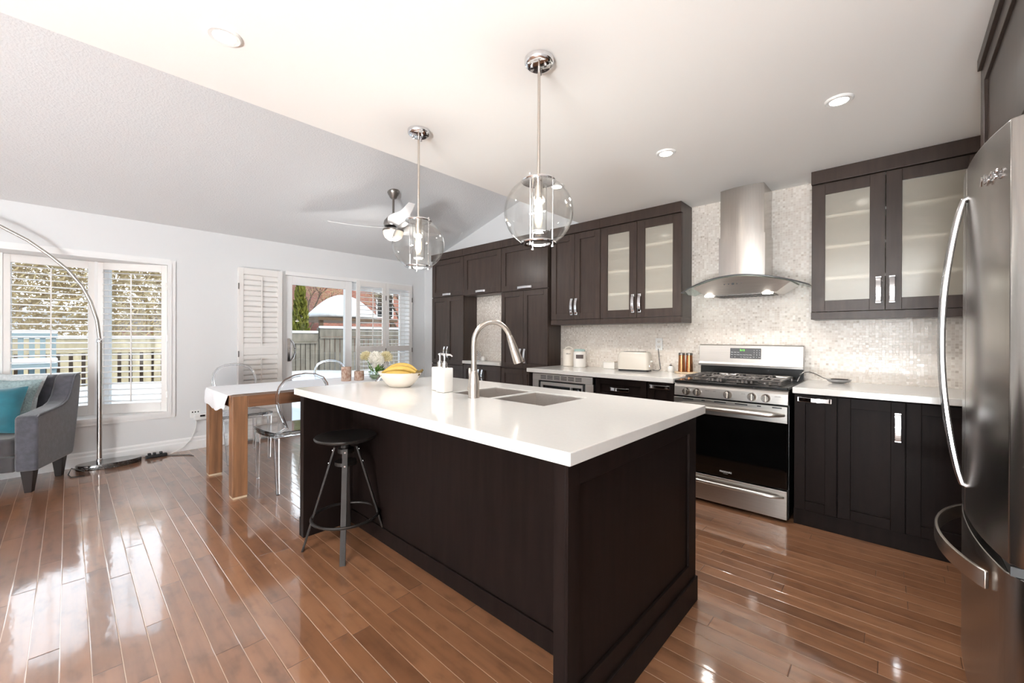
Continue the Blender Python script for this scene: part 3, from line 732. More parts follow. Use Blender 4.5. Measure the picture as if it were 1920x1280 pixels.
for j in range(2):
    for i in range(n):
        for k in (0, 1): b.face([vs[j][i][k], vs[j][i+1][k], vs[j+1][i+1][k], vs[j+1][i][k]])
for i in range(n):
    for j in (0, 2): b.face([vs[j][i][0], vs[j][i+1][0], vs[j][i+1][1], vs[j][i][1]])
for j in range(2):
    for i in (0, n): b.face([vs[j][i][0], vs[j+1][i][0], vs[j+1][i][1], vs[j][i][1]])
b.build('glass_canopy', 'hood_glass', hd, smooth=True)['label'] = 'curved glass canopy'
b = MB(); b.tube([(x, yf, z) for x, yf, z in top], .0048, 6); b.build('canopy_edge', 'grey_plastic', hd, smooth=True)
b = MB(); ts = [(-1+2*i/16) for i in range(17)]     # shaped motor box below the glass
tp = [(-.905+t*.345, 3.485+.09*abs(t)**2, 1.712-.098*abs(t*.345/.452)**1.9) for t in ts]
b0 = [b.v(p) for p in tp]; b1 = [b.v((-.905+t*.255, 3.60, 1.59)) for t in ts]; b2_ = [b.v((-.905+t*.255, 3.90, 1.59)) for t in ts]; b3 = [b.v((x, 3.93, z)) for x, y, z in tp]
for a, c in ((b0, b1), (b1, b2_), (b2_, b3), (b3, b0)):
    for i in range(16): b.face([a[i], a[i+1], c[i+1], c[i]])
b.face([b0[0], b1[0], b2_[0], b3[0]]); b.face([b0[-1], b1[-1], b2_[-1], b3[-1]])
b.build('motor_box', 'steel_soft', hd, smooth=True)
b = MB(); b.box(-1.12, -.69, 3.63, 3.88, 1.582, 1.5895); b.build('filter', 'gfilter', hd)
b = MB()
for i in range(13): b.box(-1.09+i*.03, -1.075+i*.03, 3.65, 3.86, 1.579, 1.5818)
b.build('filter_slot', 'black_plastic', hd)
for x in (-1.135, -.715):
    MB().lathe([(0, 1.578), (.034, 1.578), (.036, 1.589), (0, 1.589)], (x, 3.625, 0), 18).build('hood_lamp', 'led_glow', hd)
    light('hood_light', 'SPOT', hd, (x, 3.625, 1.57), 3.0, spot_size=R(130), spot_blend=.8, shadow_soft_size=.03)
b = MB(); M = Matrix.Translation((-.93, 3.528, 1.655))
for i in range(5): b.cyl((-.99+i*.03, 3.525, 1.662), (-.99+i*.03, 3.518, 1.660), .005 if i != 2 else .009, n=10)
b.build('button', 'grey_plastic', hd)

# ---- refrigerator
fr = thing('refrigerator', 'stainless french-door refrigerator with freezer drawer at the right edge', 'refrigerator', (.58, 2.215, 0))
FY0, FY1 = 1.765, 2.665
MB().box(.30, .99, FY0+.01, FY1-.01, .03, 1.83).build('body', 'grey_plastic', fr, bevel=.006)
MB().box(.32, .97, FY0+.03, FY1-.03, 0, .03).build('base_grille', 'black_plastic', fr)
def fx_(y): t = (y-2.215)/.45; return .186+.052*abs(t)**2.2
def curved(y0, y1, z0, z1, name, mat, xb=.295, scoop=None):
    b = MB(); n = 22; pts = []
    for i in range(n+1):
        y = y0+(y1-y0)*i/n; x = fx_(y)
        ed = min(y-FY0, FY1-y)
        if ed < .022: x += .022-math.sqrt(max(0, .022**2-(.022-ed)**2))
        pts.append((x, y))
    pts += [(xb, y1), (xb, y0)]
    b.prism(pts, 'z', z0, z1); return b.build(name, mat, fr, smooth=True, bevel=.003)
curved(FY0, 2.2125, .615, 1.855, 'near_door', 'fridge_steel'); curved(2.2175, FY1, .615, 1.855, 'far_door', 'fridge_steel')
curved(FY0, FY1, .05, .585, 'freezer_drawer', 'fridge_steel')
b = MB(); b.box(.235, .297, FY0+.01, FY1-.01, .587, .613); b.build('drawer_gap', 'black_plastic', fr)
for y in (2.188, 2.244):
    pts = [(fx_(2.2)-.001+.012, y, 1.745)]
    for i in range(25):
        t = i/24; pts.append((fx_(2.2)-.010-.052*math.sin(PI*t)**.8, y, 1.735-1.01*t))
    pts.append((fx_(2.2)+.011, y, .715))
    MB().strip(pts, .032, .018, (0, 1, 0)).build('door_handle', 'handle_steel', fr, bevel=.005, smooth=True)
b = MB(); pts = []
for i in range(31):
    t = i/30; y = FY0+.12+(FY1-FY0-.20)*t; pts.append((fx_(y)-.008-.062*math.sin(PI*t)**.75, y, .515))
b.strip(pts, .055, .012, (0, 0, 1)); b.build('drawer_handle', 'nickel', fr, bevel=.003, smooth=True)
MB().box(.30, .40, FY0+.0, FY0+.07, 1.8305, 1.858).build('hinge_cover', 'grey_plastic', fr, bevel=.006)
yl = 1.90; nl = Vector((-1, -.166, 0)).normalized(); ul = Vector((-nl.y, nl.x, 0))
ML = Matrix.Identity(4)
for i in range(3): ML[i][0], ML[i][1], ML[i][2] = ul[i]*1., (0, 0, 1)[i], nl[i]
ML.translation = Vector((fx_(yl)-.006, yl, 1.732))
text('logo', 'Maytag', .042, 'chrome', fr, ML, ext=.002, shear=.25)
oc = thing('over_fridge_cabinet', 'espresso cabinet above the refrigerator', 'cabinet', (.6, 2.215, 1.88))
MB().box(.29, .99, 1.72, 2.69, 1.88, 2.449).build('body', 'espresso', oc)
shaker('door', oc, 1.72, 2.69, 1.90, 2.40, .268, 'espresso', .07, axis='x')
MB().box(.255, .30, 1.72, 2.69, 2.40, 2.4495).build('crown', 'espresso', oc, bevel=.002)
fp = MB().box(.268, .99, 2.691, 2.712, 0, 2.449).build('fridge_panel', 'espresso', bevel=.001); tag(fp, 'tall espresso side panel on the far side of the refrigerator', 'panel')

# ---- island
isl = thing('kitchen_island', 'dark espresso kitchen island with seating overhang', 'island', (-1.70, 1.55, 0))
IX0, IX1 = -2.715, -.692
def end_panel(xa, xb, face, name):
    b = MB(); b.box(xa, xb, .985, 2.03, 0, .874); o = b.build(name, 'espresso_shaded', isl, bevel=.0015)
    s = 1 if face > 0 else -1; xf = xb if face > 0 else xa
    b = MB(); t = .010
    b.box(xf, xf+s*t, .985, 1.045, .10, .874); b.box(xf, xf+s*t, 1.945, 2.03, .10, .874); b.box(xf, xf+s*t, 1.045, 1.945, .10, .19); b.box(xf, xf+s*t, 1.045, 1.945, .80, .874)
    b.build('panel_frame', 'espresso_shaded', isl, bevel=.001, seg=1)
    MB().box(xf, xf+s*.020, .984, 2.034, 0, .115).build('base_board', 'espresso_shaded', isl, bevel=.003)
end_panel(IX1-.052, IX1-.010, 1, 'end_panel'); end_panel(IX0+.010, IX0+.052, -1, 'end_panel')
MB().box(IX0+.052, IX1-.052, 1.30, 1.318, 0, .874).build('back_panel', 'espresso_shaded', isl)
MB().box(IX0+.052, IX1-.052, 1.288, 1.30, 0, .088).build('kick_board', 'espresso_shaded', isl, bevel=.003)
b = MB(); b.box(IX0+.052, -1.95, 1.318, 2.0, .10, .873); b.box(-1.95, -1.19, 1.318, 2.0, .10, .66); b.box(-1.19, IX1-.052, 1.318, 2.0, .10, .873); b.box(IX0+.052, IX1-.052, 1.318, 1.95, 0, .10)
b.build('body', 'espresso_shaded', isl)
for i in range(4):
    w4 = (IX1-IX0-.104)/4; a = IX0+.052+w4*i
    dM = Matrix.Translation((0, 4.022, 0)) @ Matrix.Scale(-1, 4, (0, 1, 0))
    b = MB(); b.box(a+.002, a+w4-.002, 2.0, 2.021, .105, .868); d = b.build('door', 'espresso_shaded', isl, bevel=.0015)
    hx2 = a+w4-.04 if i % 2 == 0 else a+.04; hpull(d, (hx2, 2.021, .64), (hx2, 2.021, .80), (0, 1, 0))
# worktop with two sink cut-outs
SX = (-1.915, -1.600, -1.575, -1.222); SY = (1.537, 1.905)
b = MB(); wx0, wx1, wy0, wy1, z0, z1 = -2.77, -.672, .966, 2.10, .875, .915
xs = [wx0, SX[0], SX[1], SX[2], SX[3], wx1]; ys = [wy0, SY[0], SY[1], wy1]
V = {}
for zi, z in enumerate((z0, z1)):
    for i, x in enumerate(xs):
        for j, y in enumerate(ys): V[i, j, zi] = b.v((x, y, z))
hole = {(1, 1), (3, 1)}
for i in range(5):
    for j in range(3):
        if (i, j) in hole:
            for (p, q) in (((i, j), (i+1, j)), ((i+1, j), (i+1, j+1)), ((i+1, j+1), (i, j+1)), ((i, j+1), (i, j))):
                b.face([V[(*p, 0)], V[(*q, 0)], V[(*q, 1)], V[(*p, 1)]])
        else:
            for zi in (0, 1): b.face([V[i, j, zi], V[i+1, j, zi], V[i+1, j+1, zi], V[i, j+1, zi]])
for i in range(5):
    for j in (0, 3): b.face([V[i, j, 0], V[i+1, j, 0], V[i+1, j, 1], V[i, j, 1]])
for j in range(3):
    for i in (0, 5): b.face([V[i, j, 0], V[i, j+1, 0], V[i, j+1, 1], V[i, j, 1]])
tag(b.build('island_worktop', 'quartz', bevel=.003), 'white quartz worktop of the kitchen island with a sink cut-out', 'countertop')
sk = thing('double_sink', 'undermount stainless double-bowl sink in the island worktop', 'sink', (-1.57, 1.72, .67))
for a, c in ((SX[0], SX[1]), (SX[2], SX[3])):
    b = MB(); t = .006; y0, y1 = SY; zb, zt = .69, .8745
    t = .003; zt = .909
    b.box(a+.001, a+.001+t, y0+.001, y1-.001, zb, zt); b.box(c-.001-t, c-.001, y0+.001, y1-.001, zb, zt)
    b.box(a+.001+t, c-.001-t, y0+.001, y0+.001+t, zb, zt); b.box(a+.001+t, c-.001-t, y1-.001-t, y1-.001, zb, zt); b.box(a+.001, c-.001, y0+.001, y1-.001, zb-t, zb)
    bw = b.build('bowl', 'sink_steel', sk)
    MB().lathe([(0, zb), (.04, zb), (.043, zb+.003), (.03, zb+.003), (.022, zb+.001), (0, zb+.001)], ((a+c)/2, (y0+y1)/2+.03, 0), 20).build('drain', 'chrome', bw, smooth=True)
MB().box(SX[1]+.003, SX[2]-.003, SY[0]-.01, SY[1]+.01, .70, .8745).build('divider', 'steel_y', sk)

# ---- faucet
fc = thing('kitchen_faucet', 'brushed nickel gooseneck pull-down faucet beside the island sink', 'faucet', (-1.66, 1.485, .915))
fx, fy = -1.66, 1.485; dx, dy = .45, .89
MB().lathe([(0, .915), (.031, .915), (.031, .921), (.029, .93), (.030, .985), (.027, 1.02), (.020, 1.055), (.0175, 1.06), (0, 1.06)], (fx, fy, 0), 28).build('body', 'nickel', fc, smooth=True)
pts = [(fx, fy, 1.06), (fx, fy, 1.12), (fx, fy, 1.195)]; rr = .105
for i in range(1, 15):
    a = PI*i/14*.90; pts.append((fx+dx*rr*(1-math.cos(a)), fy+dy*rr*(1-math.cos(a)), 1.21+rr*1.08*math.sin(a)))
MB().tube(pts, .0145, 16).build('neck', 'nickel', fc, smooth=True)
e = Vector(pts[-1]); e1 = e+Vector((dx*.02, dy*.02, -.055)); e2 = e1+Vector((dx*.028, dy*.028, -.075)); e3 = e2+Vector((dx*.006, dy*.006, -.016))
hdm = MB().tube([e+(e-e1)*.1, e, e+(e1-e)*.06, e1, e2, e3], [.0155, .0165, .0175, .0225, .0285, .0275], 18).build('spray_head', 'nickel', fc, smooth=True)
MB().tube([e3, e3+(e3-e2)*.15], [.024, .023], 16).build('nozzle', 'black_plastic', hdm, smooth=True)
hp = Vector((fx-dy*.062, fy+dx*.062, .958))
b = MB(); b.tube([(fx-dy*.02, fy+dx*.02, .955), hp], [.017, .017], 16); b.tube([hp, hp+Vector((-dy*.006, dx*.006, 0))], [.019, .019], 16)
b.tube([hp+Vector((dy*.004, -dx*.004, .012)), hp+Vector((-dy*.008, dx*.008, .04)), hp+Vector((-dy*.022, dx*.022, .085)), hp+Vector((-dy*.03, dx*.03, .108))], [.007, .007, .0085, .006], 10)
b.build('lever', 'nickel', fc, smooth=True)

# ---- soap dispensers
SG = 'soap dispensers beside the faucet'
def soap(x, y, lab):
    r = thing('soap_dispenser', lab, 'soap dispenser', (x, y, .915), 0, SG); s = .037
    MB().box(x-s, x+s, y-s, y+s, .9155, 1.058).build('bottle', 'white_ceramic', r, bevel=.007, seg=3)
    MB().lathe([(0, 1.058), (.017, 1.058), (.017, 1.086), (.012, 1.088), (.012, 1.094), (.0055, 1.096), (.0055, 1.128), (.012, 1.13), (.012, 1.14), (0, 1.141)], (x, y, 0), 18).build('pump', 'chrome', r, smooth=True)
    b = MB(); b.tube([(x, y, 1.136), (x+.03, y+.02, 1.135), (x+.04, y+.026, 1.125)], [.007, .0055, .004], 8); b.build('spout', 'chrome', r, smooth=True)
soap(-1.952, 1.515, 'square white soap dispenser standing closest to the faucet'); soap(-2.036, 1.545, 'white soap dispenser half hidden behind the front one')

# ---- fruit bowl
fb = tag(MB().lathe([(0, .916), (.075, .916), (.082, .919), (.112, .944), (.138, .975), (.158, 1.008), (.162, 1.010), (.157, 1.006), (.132, .975), (.104, .946), (.074, .926), (0, .924)], (-2.375, 1.478, 0), 40, 1., .8).build('fruit_bowl', 'cream_ceramic', smooth=True), 'shallow cream ceramic bowl of bananas on the island', 'bowl')
BX = Vector((-2.375, 1.478, 0)); ur = Vector((.732, .681, 0)); ud = Vector((-.681, .732, 0))
def banana(off, z, roll, ln, lab, lift=.03):
    r = thing('banana', lab, 'banana', (*(BX+ud*off).to_2d(), z), 0, 'bananas in the fruit bowl'); n = 14; pts = []; rad = []
    for i in range(n+1):
        t = i/n; s = (t-.5)*ln
        pts.append(BX+ud*(off+roll*.03*math.sin(PI*t))+ur*s+Vector((0, 0, z+lift*math.sin(PI*t)))); rad.append(.0195*min(1, (.22+3.2*min(t, 1-t)))**.8)
    MB().tube(pts, rad, 10).build('fruit', 'banana', r, smooth=True)
    a = pts[-1]; MB().tube([a-(a-pts[-2])*.3, a+ur*.015, a+ur*.036+Vector((0, 0, .010))], [.008, .0065, .008], 8).build('stem', 'banana_tip', r, smooth=True)
banana(-.055, .992, -.6, .21, 'front lowest banana resting inside the rim of the bowl', .012)
banana(-.018, 1.006, .2, .225, 'middle banana lying on top of the front one', .026)
banana(.022, 1.012, .8, .22, 'rear banana at the top of the bunch', .036)

# ---- things on the counters
can = thing('canister', 'beige ceramic canister with a handled lid beside the pantry', 'canister', (-2.70, 3.86, .915))
x, y = -2.715, 3.862
MB().lathe([(0, .9155), (.064, .9155), (.069, .921), (.069, 1.085), (.066, 1.09), (0, 1.09)], (x, y, 0), 30).build('jar', 'cream_ceramic', can, smooth=True)
ld = MB().lathe([(0, 1.09), (.071, 1.09), (.071, 1.10), (.05, 1.106), (0, 1.108)], (x, y, 0), 30).build('lid', 'cream_ceramic', can, smooth=True)
MB().tube([(x-.04, y-.02, 1.103), (x-.025, y-.012, 1.124), (x, y, 1.134), (x+.025, y+.012, 1.124), (x+.04, y+.02, 1.103)], .007, 8).build('lid_handle', 'cream_ceramic', ld, smooth=True)
cdir = Vector((2.715, -3.862, 0)).normalized()
MC = Matrix.Identity(4); tu = Vector((-cdir.y, cdir.x, 0))
for i in range(3): MC[i][0], MC[i][1], MC[i][2] = tu[i], (0, 0, 1)[i], cdir[i]
MC.translation = Vector((x, y, 1.055))+cdir*.0695
text('print', 'BREAD', .017, 'print_grey', can, MC)
c2 = thing('canister', 'white canister with a dark label and pale teal lid', 'canister', (-2.52, 3.80, .915))
x, y = -2.525, 3.80
MB().lathe([(0, .9155), (.062, .9155), (.067, .921), (.067, 1.075), (.060, 1.083), (.055, 1.088), (0, 1.088)], (x, y, 0), 30).build('jar', 'white_ceramic', c2, smooth=True)
MB().lathe([(0, 1.088), (.058, 1.088), (.06, 1.092), (.06, 1.106), (.05, 1.112), (0, 1.113)], (x, y, 0), 30).build('lid', 'teal_lid', c2, smooth=True)['label'] = 'pale teal lid'
cd = Vector((2.525, -3.80, 0)).normalized(); a0 = math.atan2(cd.y, cd.x); b = MB()
for i in range(10):
    a, c = a0-.62+1.24*i/10, a0-.62+1.24*(i+1)/10
    b.hexa([(x+math.cos(q)*r_, y+math.sin(q)*r_, 1.01) for q, r_ in ((a, .0673), (c, .0673), (c, .0683), (a, .0683))], [(x+math.cos(q)*r_, y+math.sin(q)*r_, 1.052) for q, r_ in ((a, .0673), (c, .0673), (c, .0683), (a, .0683))])
b.build('label_plate', 'label_grey', c2)['label'] = 'dark grey label'
tb = thing('small_box', 'little white lidded box between the canisters and the toaster', 'box', (-2.18, 3.86, .915))
MB().box(-2.235, -2.105, 3.80, 3.92, .9155, .985).build('box_base', 'white_ceramic', tb, bevel=.005)
MB().box(-2.238, -2.102, 3.797, 3.923, .985, .993).build('lid', 'cream_ceramic', tb, bevel=.003)
# toaster
ts_ = thing('toaster', 'cream two-slot toaster on the long counter', 'toaster', (-1.86, 3.76, .915), R(10))
b = MB(WM[ts_]); o2 = []
def rr_(hx_, hy_, r_, n=5):
    p = []
    for sx_, sy_, st in ((1, 1, 0), (-1, 1, 90), (-1, -1, 180), (1, -1, 270)):
        for i in range(n): a = R(st+90*i/(n-1)); p.append((sx_*(hx_-r_)+r_*math.cos(a), sy_*(hy_-r_)+r_*math.sin(a)))
    return p
lv_ = [(.150, .085, .018), (.152, .086, .05), (.150, .084, .13), (.143, .080, .17), (.130, .07, .185), (.05, .03, .187)]
rg_ = [[b.v((p[0], p[1], z)) for p in rr_(hx_, hy_, min(.035, hy_*.9))] for hx_, hy_, z in lv_]
for a, c in zip(rg_, rg_[1:]):
    for i in range(len(a)): b.face([a[i], a[(i+1) % len(a)], c[(i+1) % len(a)], c[i]])
b.face(rg_[0]); b.face(rg_[-1]); b.build('shell', 'toaster_cream', ts_, smooth=True)
b = MB(WM[ts_]); b.prism(rr_(.146, .08, .03), 'z', .0005, .018); b.build('base', 'black_plastic', ts_, bevel=.002)
for yy in (-.025, .025): MB(WM[ts_]).box(-.10, .10, yy-.009, yy+.009, .186, .1885).build('slot', 'black_plastic', ts_)
MB(WM[ts_]).box(.150, .168, -.016, .016, .09, .105).build('lever', 'white_plastic', ts_, bevel=.003)
MB(WM[ts_]).lathe([(0, 0), (.014, 0), (.013, .012), (0, .012)], n=16).build('dial', 'chrome', ts_).location = (.153, -.045, .05)
(MB().tube([(-1.70, 3.80, .93), (-1.67, 3.86, .922), (-1.672, 3.92, .935), (-1.69, 3.938, 1.0), (-1.70, 3.94, 1.08), (-1.706, 3.942, 1.13)], .0035, 6).build('cord', 'grey_plastic', ts_, smooth=True))
# outlet on the backsplash
ol = thing('wall_outlet', 'white duplex outlet plate on the tiles above the toaster', 'outlet', (-1.70, 3.95, 1.115), 0, 'wall outlets')
MB().box(-1.735, -1.665, 3.944, 3.9515, 1.115, 1.235).build('plate', 'white_plastic', ol, bevel=.003)
for z in (1.15, 1.20):
    MB().box(-1.717, -1.683, 3.941, 3.9445, z-.014, z+.014).build('socket', 'white_ceramic', ol, bevel=.004)
    b = MB(); b.box(-1.709, -1.706, 3.9403, 3.9412, z-.005, z+.006); b.box(-1.694, -1.691, 3.9403, 3.9412, z-.005, z+.006); b.cyl((-1.70, 3.9412, z-.009), (-1.70, 3.9403, z-.009), .0025, n=8); b.build('slot', 'black_plastic', ol)
# salt pot, mills on a plate
sp_ = thing('sugar_pot', 'small white ceramic pot with a metal top left of the copper mills', 'pot', (-1.56, 3.89, .915))
MB().lathe([(0, .9155), (.026, .9155), (.031, .925), (.03, .955), (.02, .972), (0, .974)], (-1.56, 3.89, 0), 20).build('pot', 'white_ceramic', sp_, smooth=True)
MB().lathe([(0, .974), (.016, .974), (.016, .982), (.005, .986), (.006, .995), (0, .996)], (-1.56, 3.89, 0), 16).build('cap', 'chrome', sp_, smooth=True)
tag(MB().lathe([(0, .9155), (.095, .9155), (.10, .921), (.10, .928), (.095, .929), (0, .927)], (-1.405, 3.85, 0), 32).build('wooden_plate', 'light_wood', smooth=True), 'round pale wooden plate under the copper mills', 'plate')
for i, (mx_, my_, lab) in enumerate(((-1.438, 3.835, 'tall copper mill on the left of the wooden plate'), (-1.380, 3.865, 'tall copper mill on the right of the wooden plate'))):
    ml = thing('pepper_mill', lab, 'mill', (mx_, my_, .93), 0, 'copper salt and pepper mills')
    MB().lathe([(0, .9295), (.031, .9295), (.031, .935), (.026, 1.07), (.026, 1.08), (0, 1.08)], (mx_, my_, 0), 24).build('body', 'copper', ml, smooth=True)
    MB().lathe([(0, 1.081), (.028, 1.081), (.028, 1.098), (.024, 1.102), (0, 1.102)], (mx_, my_, 0), 24).build('cap', 'satin_grey', ml, smooth=True)
# spoon rest
sr = thing('spoon_rest', 'silver ladle-shaped spoon rest on the counter right of the range', 'spoon rest', (-.35, 3.80, .915))
M = Matrix.Translation((-.30, 3.80, .9155)) @ Matrix.Rotation(R(20), 4, 'Z') @ Matrix.Scale(1.15, 4)
MB(M).lathe([(0, .001), (.03, .001), (.055, .009), (.067, .024), (.069, .025), (.055, .012), (.03, .004), (0, .003)], n=28, sy=.62).build('bowl', 'chrome', sr, smooth=True)
b = MB(M); b.strip([(-.060, 0, .022), (-.085, 0, .032), (-.12, 0, .052), (-.155, 0, .066), (-.185, 0, .062), (-.205, 0, .042), (-.222, 0, .002)], .018, .0045, (0, 1, 0)); b.build('handle', 'chrome', sr, smooth=True)
# niche ornaments
nr = tag(MB().lathe([(0, .9155), (.028, .9155), (.036, .93), (.036, .95), (.026, .972), (.010, .978), (0, .978)], (-4.09, 3.83, 0), 20).build('round_jar', 'white_ceramic', smooth=True), 'round white ceramic jar on the niche counter', 'jar')
b = MB()
for zz in (.935, .965, .995, 1.02):
    for dx_ in (-.022, .022):
        b.tube([(-4.20+dx_+.016*math.cos(2*PI*i/12), 3.84+.0, zz+.016*math.sin(2*PI*i/12)) for i in range(12)], .0035, 6, closed=True)
b.box(-4.245, -4.155, 3.825, 3.855, .9155, .919)
tag(b.build('ring_ornament', 'chrome', smooth=True), 'openwork metal ring ornament on the niche counter beside the round jar', 'ornament')

# ---- ceiling fixtures
def downlight(x, y, lab, on=True, e=32):
    r = thing('recessed_downlight', lab, 'downlight', (x, y, ZC-.012), 0, 'recessed ceiling downlights')
    MB().lathe([(.040, -.009), (.055, -.010), (.060, -.004), (.060, 0), (.040, 0)], (x, y, ZC), 32, closed=True).build('trim_ring', 'white_plastic', r, smooth=True)
    MB().lathe([(0, -.004), (.038, -.0065), (.0395, -.001), (0, -.001)], (x, y, ZC), 28).build('lamp_face', 'led_glow', r, smooth=True)
    light('downlight_beam', 'SPOT', r, (x, y, ZC-.03), e, spot_size=R(150), spot_blend=1., shadow_soft_size=.05)
downlight(-1.98, .425, 'recessed downlight nearest the ceiling edge at upper left')
downlight(-.215, 2.66, 'recessed downlight over the aisle nearest the refrigerator')
downlight(-1.105, 2.66, 'recessed downlight over the aisle in front of the range')
downlight(-1.99, 2.66, 'recessed downlight half hidden behind the nearer glass globe')
def pendant(x, y, lab):
    r = thing('globe_pendant', lab, 'pendant light', (x, y, 1.63), 0, 'glass globe pendants over the island')
    cy_ = MB().lathe([(0, 2.418), (.046, 2.418), (.058, 2.424), (.064, 2.432), (.064, 2.4495), (0, 2.4495)], (x, y, 0), 32).build('canopy', 'chrome', r, smooth=True)
    b = MB()
    for a in (0, 2.1, 4.2): b.lathe([(0, 2.404), (.006, 2.404), (.006, 2.418), (0, 2.418)], (x+.034*math.cos(a), y+.034*math.sin(a), 0), 10)
    b.build('screw', 'chrome', cy_)
    MB().cyl((x, y, 1.93), (x, y, 2.42), .0065, n=12).build('rod', 'nickel', r, smooth=True)
    zc, rad = 1.785, .150
    prof = []
    for i in range(25):
        a = -PI/2+.52+(PI-1.02)*i/24; prof.append((rad*math.cos(a), rad*math.sin(a)))
    MB().lathe([(p, zc+q) for p, q in prof]+[(p*.985, zc+q*.985) for p, q in prof[::-1]], (x, y, 0), 48, closed=True).build('globe', 'globe_glass', r, smooth=True)['label'] = 'clear glass globe'
    MB().lathe([(0, 1.916), (.074, 1.916), (.076, 1.920), (.074, 1.925), (.02, 1.926), (.014, 1.945), (0, 1.946)], (x, y, 0), 32).build('top_plate', 'chrome', r, smooth=True)
    MB().lathe([(.052, 1.648), (.076, 1.648), (.078, 1.652), (.076, 1.657), (.052, 1.657)], (x, y, 0), 36, closed=True).build('bottom_ring', 'chrome', r, smooth=True)
    for a in (.6, .6+2*PI/3, .6+4*PI/3):
        px_, py_ = x+.062*math.cos(a), y+.062*math.sin(a)
        b = MB(); b.cyl((px_, py_, 1.638), (px_, py_, 1.935), .0028, n=8); b.lathe([(0, 1.632), (.006, 1.632), (.006, 1.640), (0, 1.640)], (px_, py_, 0), 10); b.lathe([(0, 1.93), (.006, 1.93), (.006, 1.938), (0, 1.938)], (px_, py_, 0), 10)
        b.build('tie_rod', 'chrome', r, smooth=True)
    MB().lathe([(.034, 1.70), (.036, 1.70), (.036, 1.905), (.034, 1.905)], (x, y, 0), 28, closed=True).build('inner_tube', 'globe_glass', r, smooth=True)
    MB().lathe([(0, 1.845), (.016, 1.845), (.018, 1.86), (.018, 1.916), (0, 1.916)], (x, y, 0), 18).build('socket', 'nickel', r, smooth=True)
    MB().lathe([(0, 1.735), (.010, 1.738), (.0165, 1.755), (.0165, 1.80), (.011, 1.83), (.010, 1.845), (0, 1.845)], (x, y, 0), 18).build('bulb', 'bulb_glow', r, smooth=True)
    light('bulb_light', 'POINT', r, (x, y, 1.69), 4, shadow_soft_size=.05, color=(1, .96, .91))
pendant(-1.142, 1.395, 'glass globe pendant nearest the camera over the sink end of the island'); pendant(-2.056, 1.40, 'glass globe pendant farther away over the island')
# ceiling fan
fx0, fy0 = -4.08, 2.45; zt = vz(fx0)
fan = thing('ceiling_fan', 'white-bladed ceiling fan with nickel motor hanging from the sloped ceiling', 'ceiling fan', (fx0, fy0, 2.28))
MB().lathe([(0, zt-.075), (.028, zt-.075), (.040, zt-.06), (.046, zt-.045), (.055, zt-.035), (.060, zt-.02), (.066, zt-.012), (.066, zt+.017), (0, zt+.017)], (fx0, fy0, 0), 28).build('canopy', 'satin_grey', fan, smooth=True)
MB().cyl((fx0, fy0, 2.58), (fx0, fy0, zt-.07), .0125, n=14).build('rod', 'satin_grey', fan, smooth=True)
MB().lathe([(0, 2.44), (.05, 2.44), (.095, 2.455), (.105, 2.48), (.098, 2.515), (.07, 2.55), (.035, 2.575), (.022, 2.60), (.014, 2.605), (0, 2.605)], (fx0, fy0, 0), 32).build('motor', 'satin_grey', fan, smooth=True)
MB().lathe([(0, 2.30), (.05, 2.308), (.09, 2.335), (.105, 2.37), (.108, 2.40), (0, 2.40)], (fx0, fy0, 0), 32).build('light_dome', 'dome_glass', fan, smooth=True)
MB().lathe([(0, 2.40), (.112, 2.40), (.116, 2.41), (.11, 2.425), (.06, 2.44), (0, 2.44)], (fx0, fy0, 0), 32).build('light_ring', 'satin_grey', fan, smooth=True)
for a in (R(223), R(343), R(103)):
    M = Matrix.Translation((fx0, fy0, 2.43)) @ Matrix.Rotation(a, 4, 'Z')
    b = MB(M); n = 14; A = []; B = []
    for i in range(n+1):
        t = i/n; rr2 = .06+.66*t; wdt = (.075+.05*math.sin(PI*min(1, t*1.5)))*(1-.55*t**2); tw = -R(20-14*t); zc = .02+.06*t**2 if True else 0
        l = Vector((rr2, -wdt*math.cos(tw), zc-wdt*math.sin(tw))); q = Vector((rr2, wdt*.75*math.cos(tw), zc+wdt*.75*math.sin(tw)))
        A.append((l, q))
    up_ = Vector((0, 0, .006)); rows_ = []
    for l, q in A: rows_.append([b.v(l), b.v(q), b.v(q+up_), b.v(l+up_)])
    for i in range(n):
        for k in range(4): b.face([rows_[i][k], rows_[i][(k+1) % 4], rows_[i+1][(k+1) % 4], rows_[i+1][k]])
    b.face(rows_[0]); b.face(rows_[-1]); b.build('blade', 'white_blade', fan, smooth=True)
light('fan_light', 'POINT', fan, (fx0, fy0, 2.25), 8, shadow_soft_size=.06)

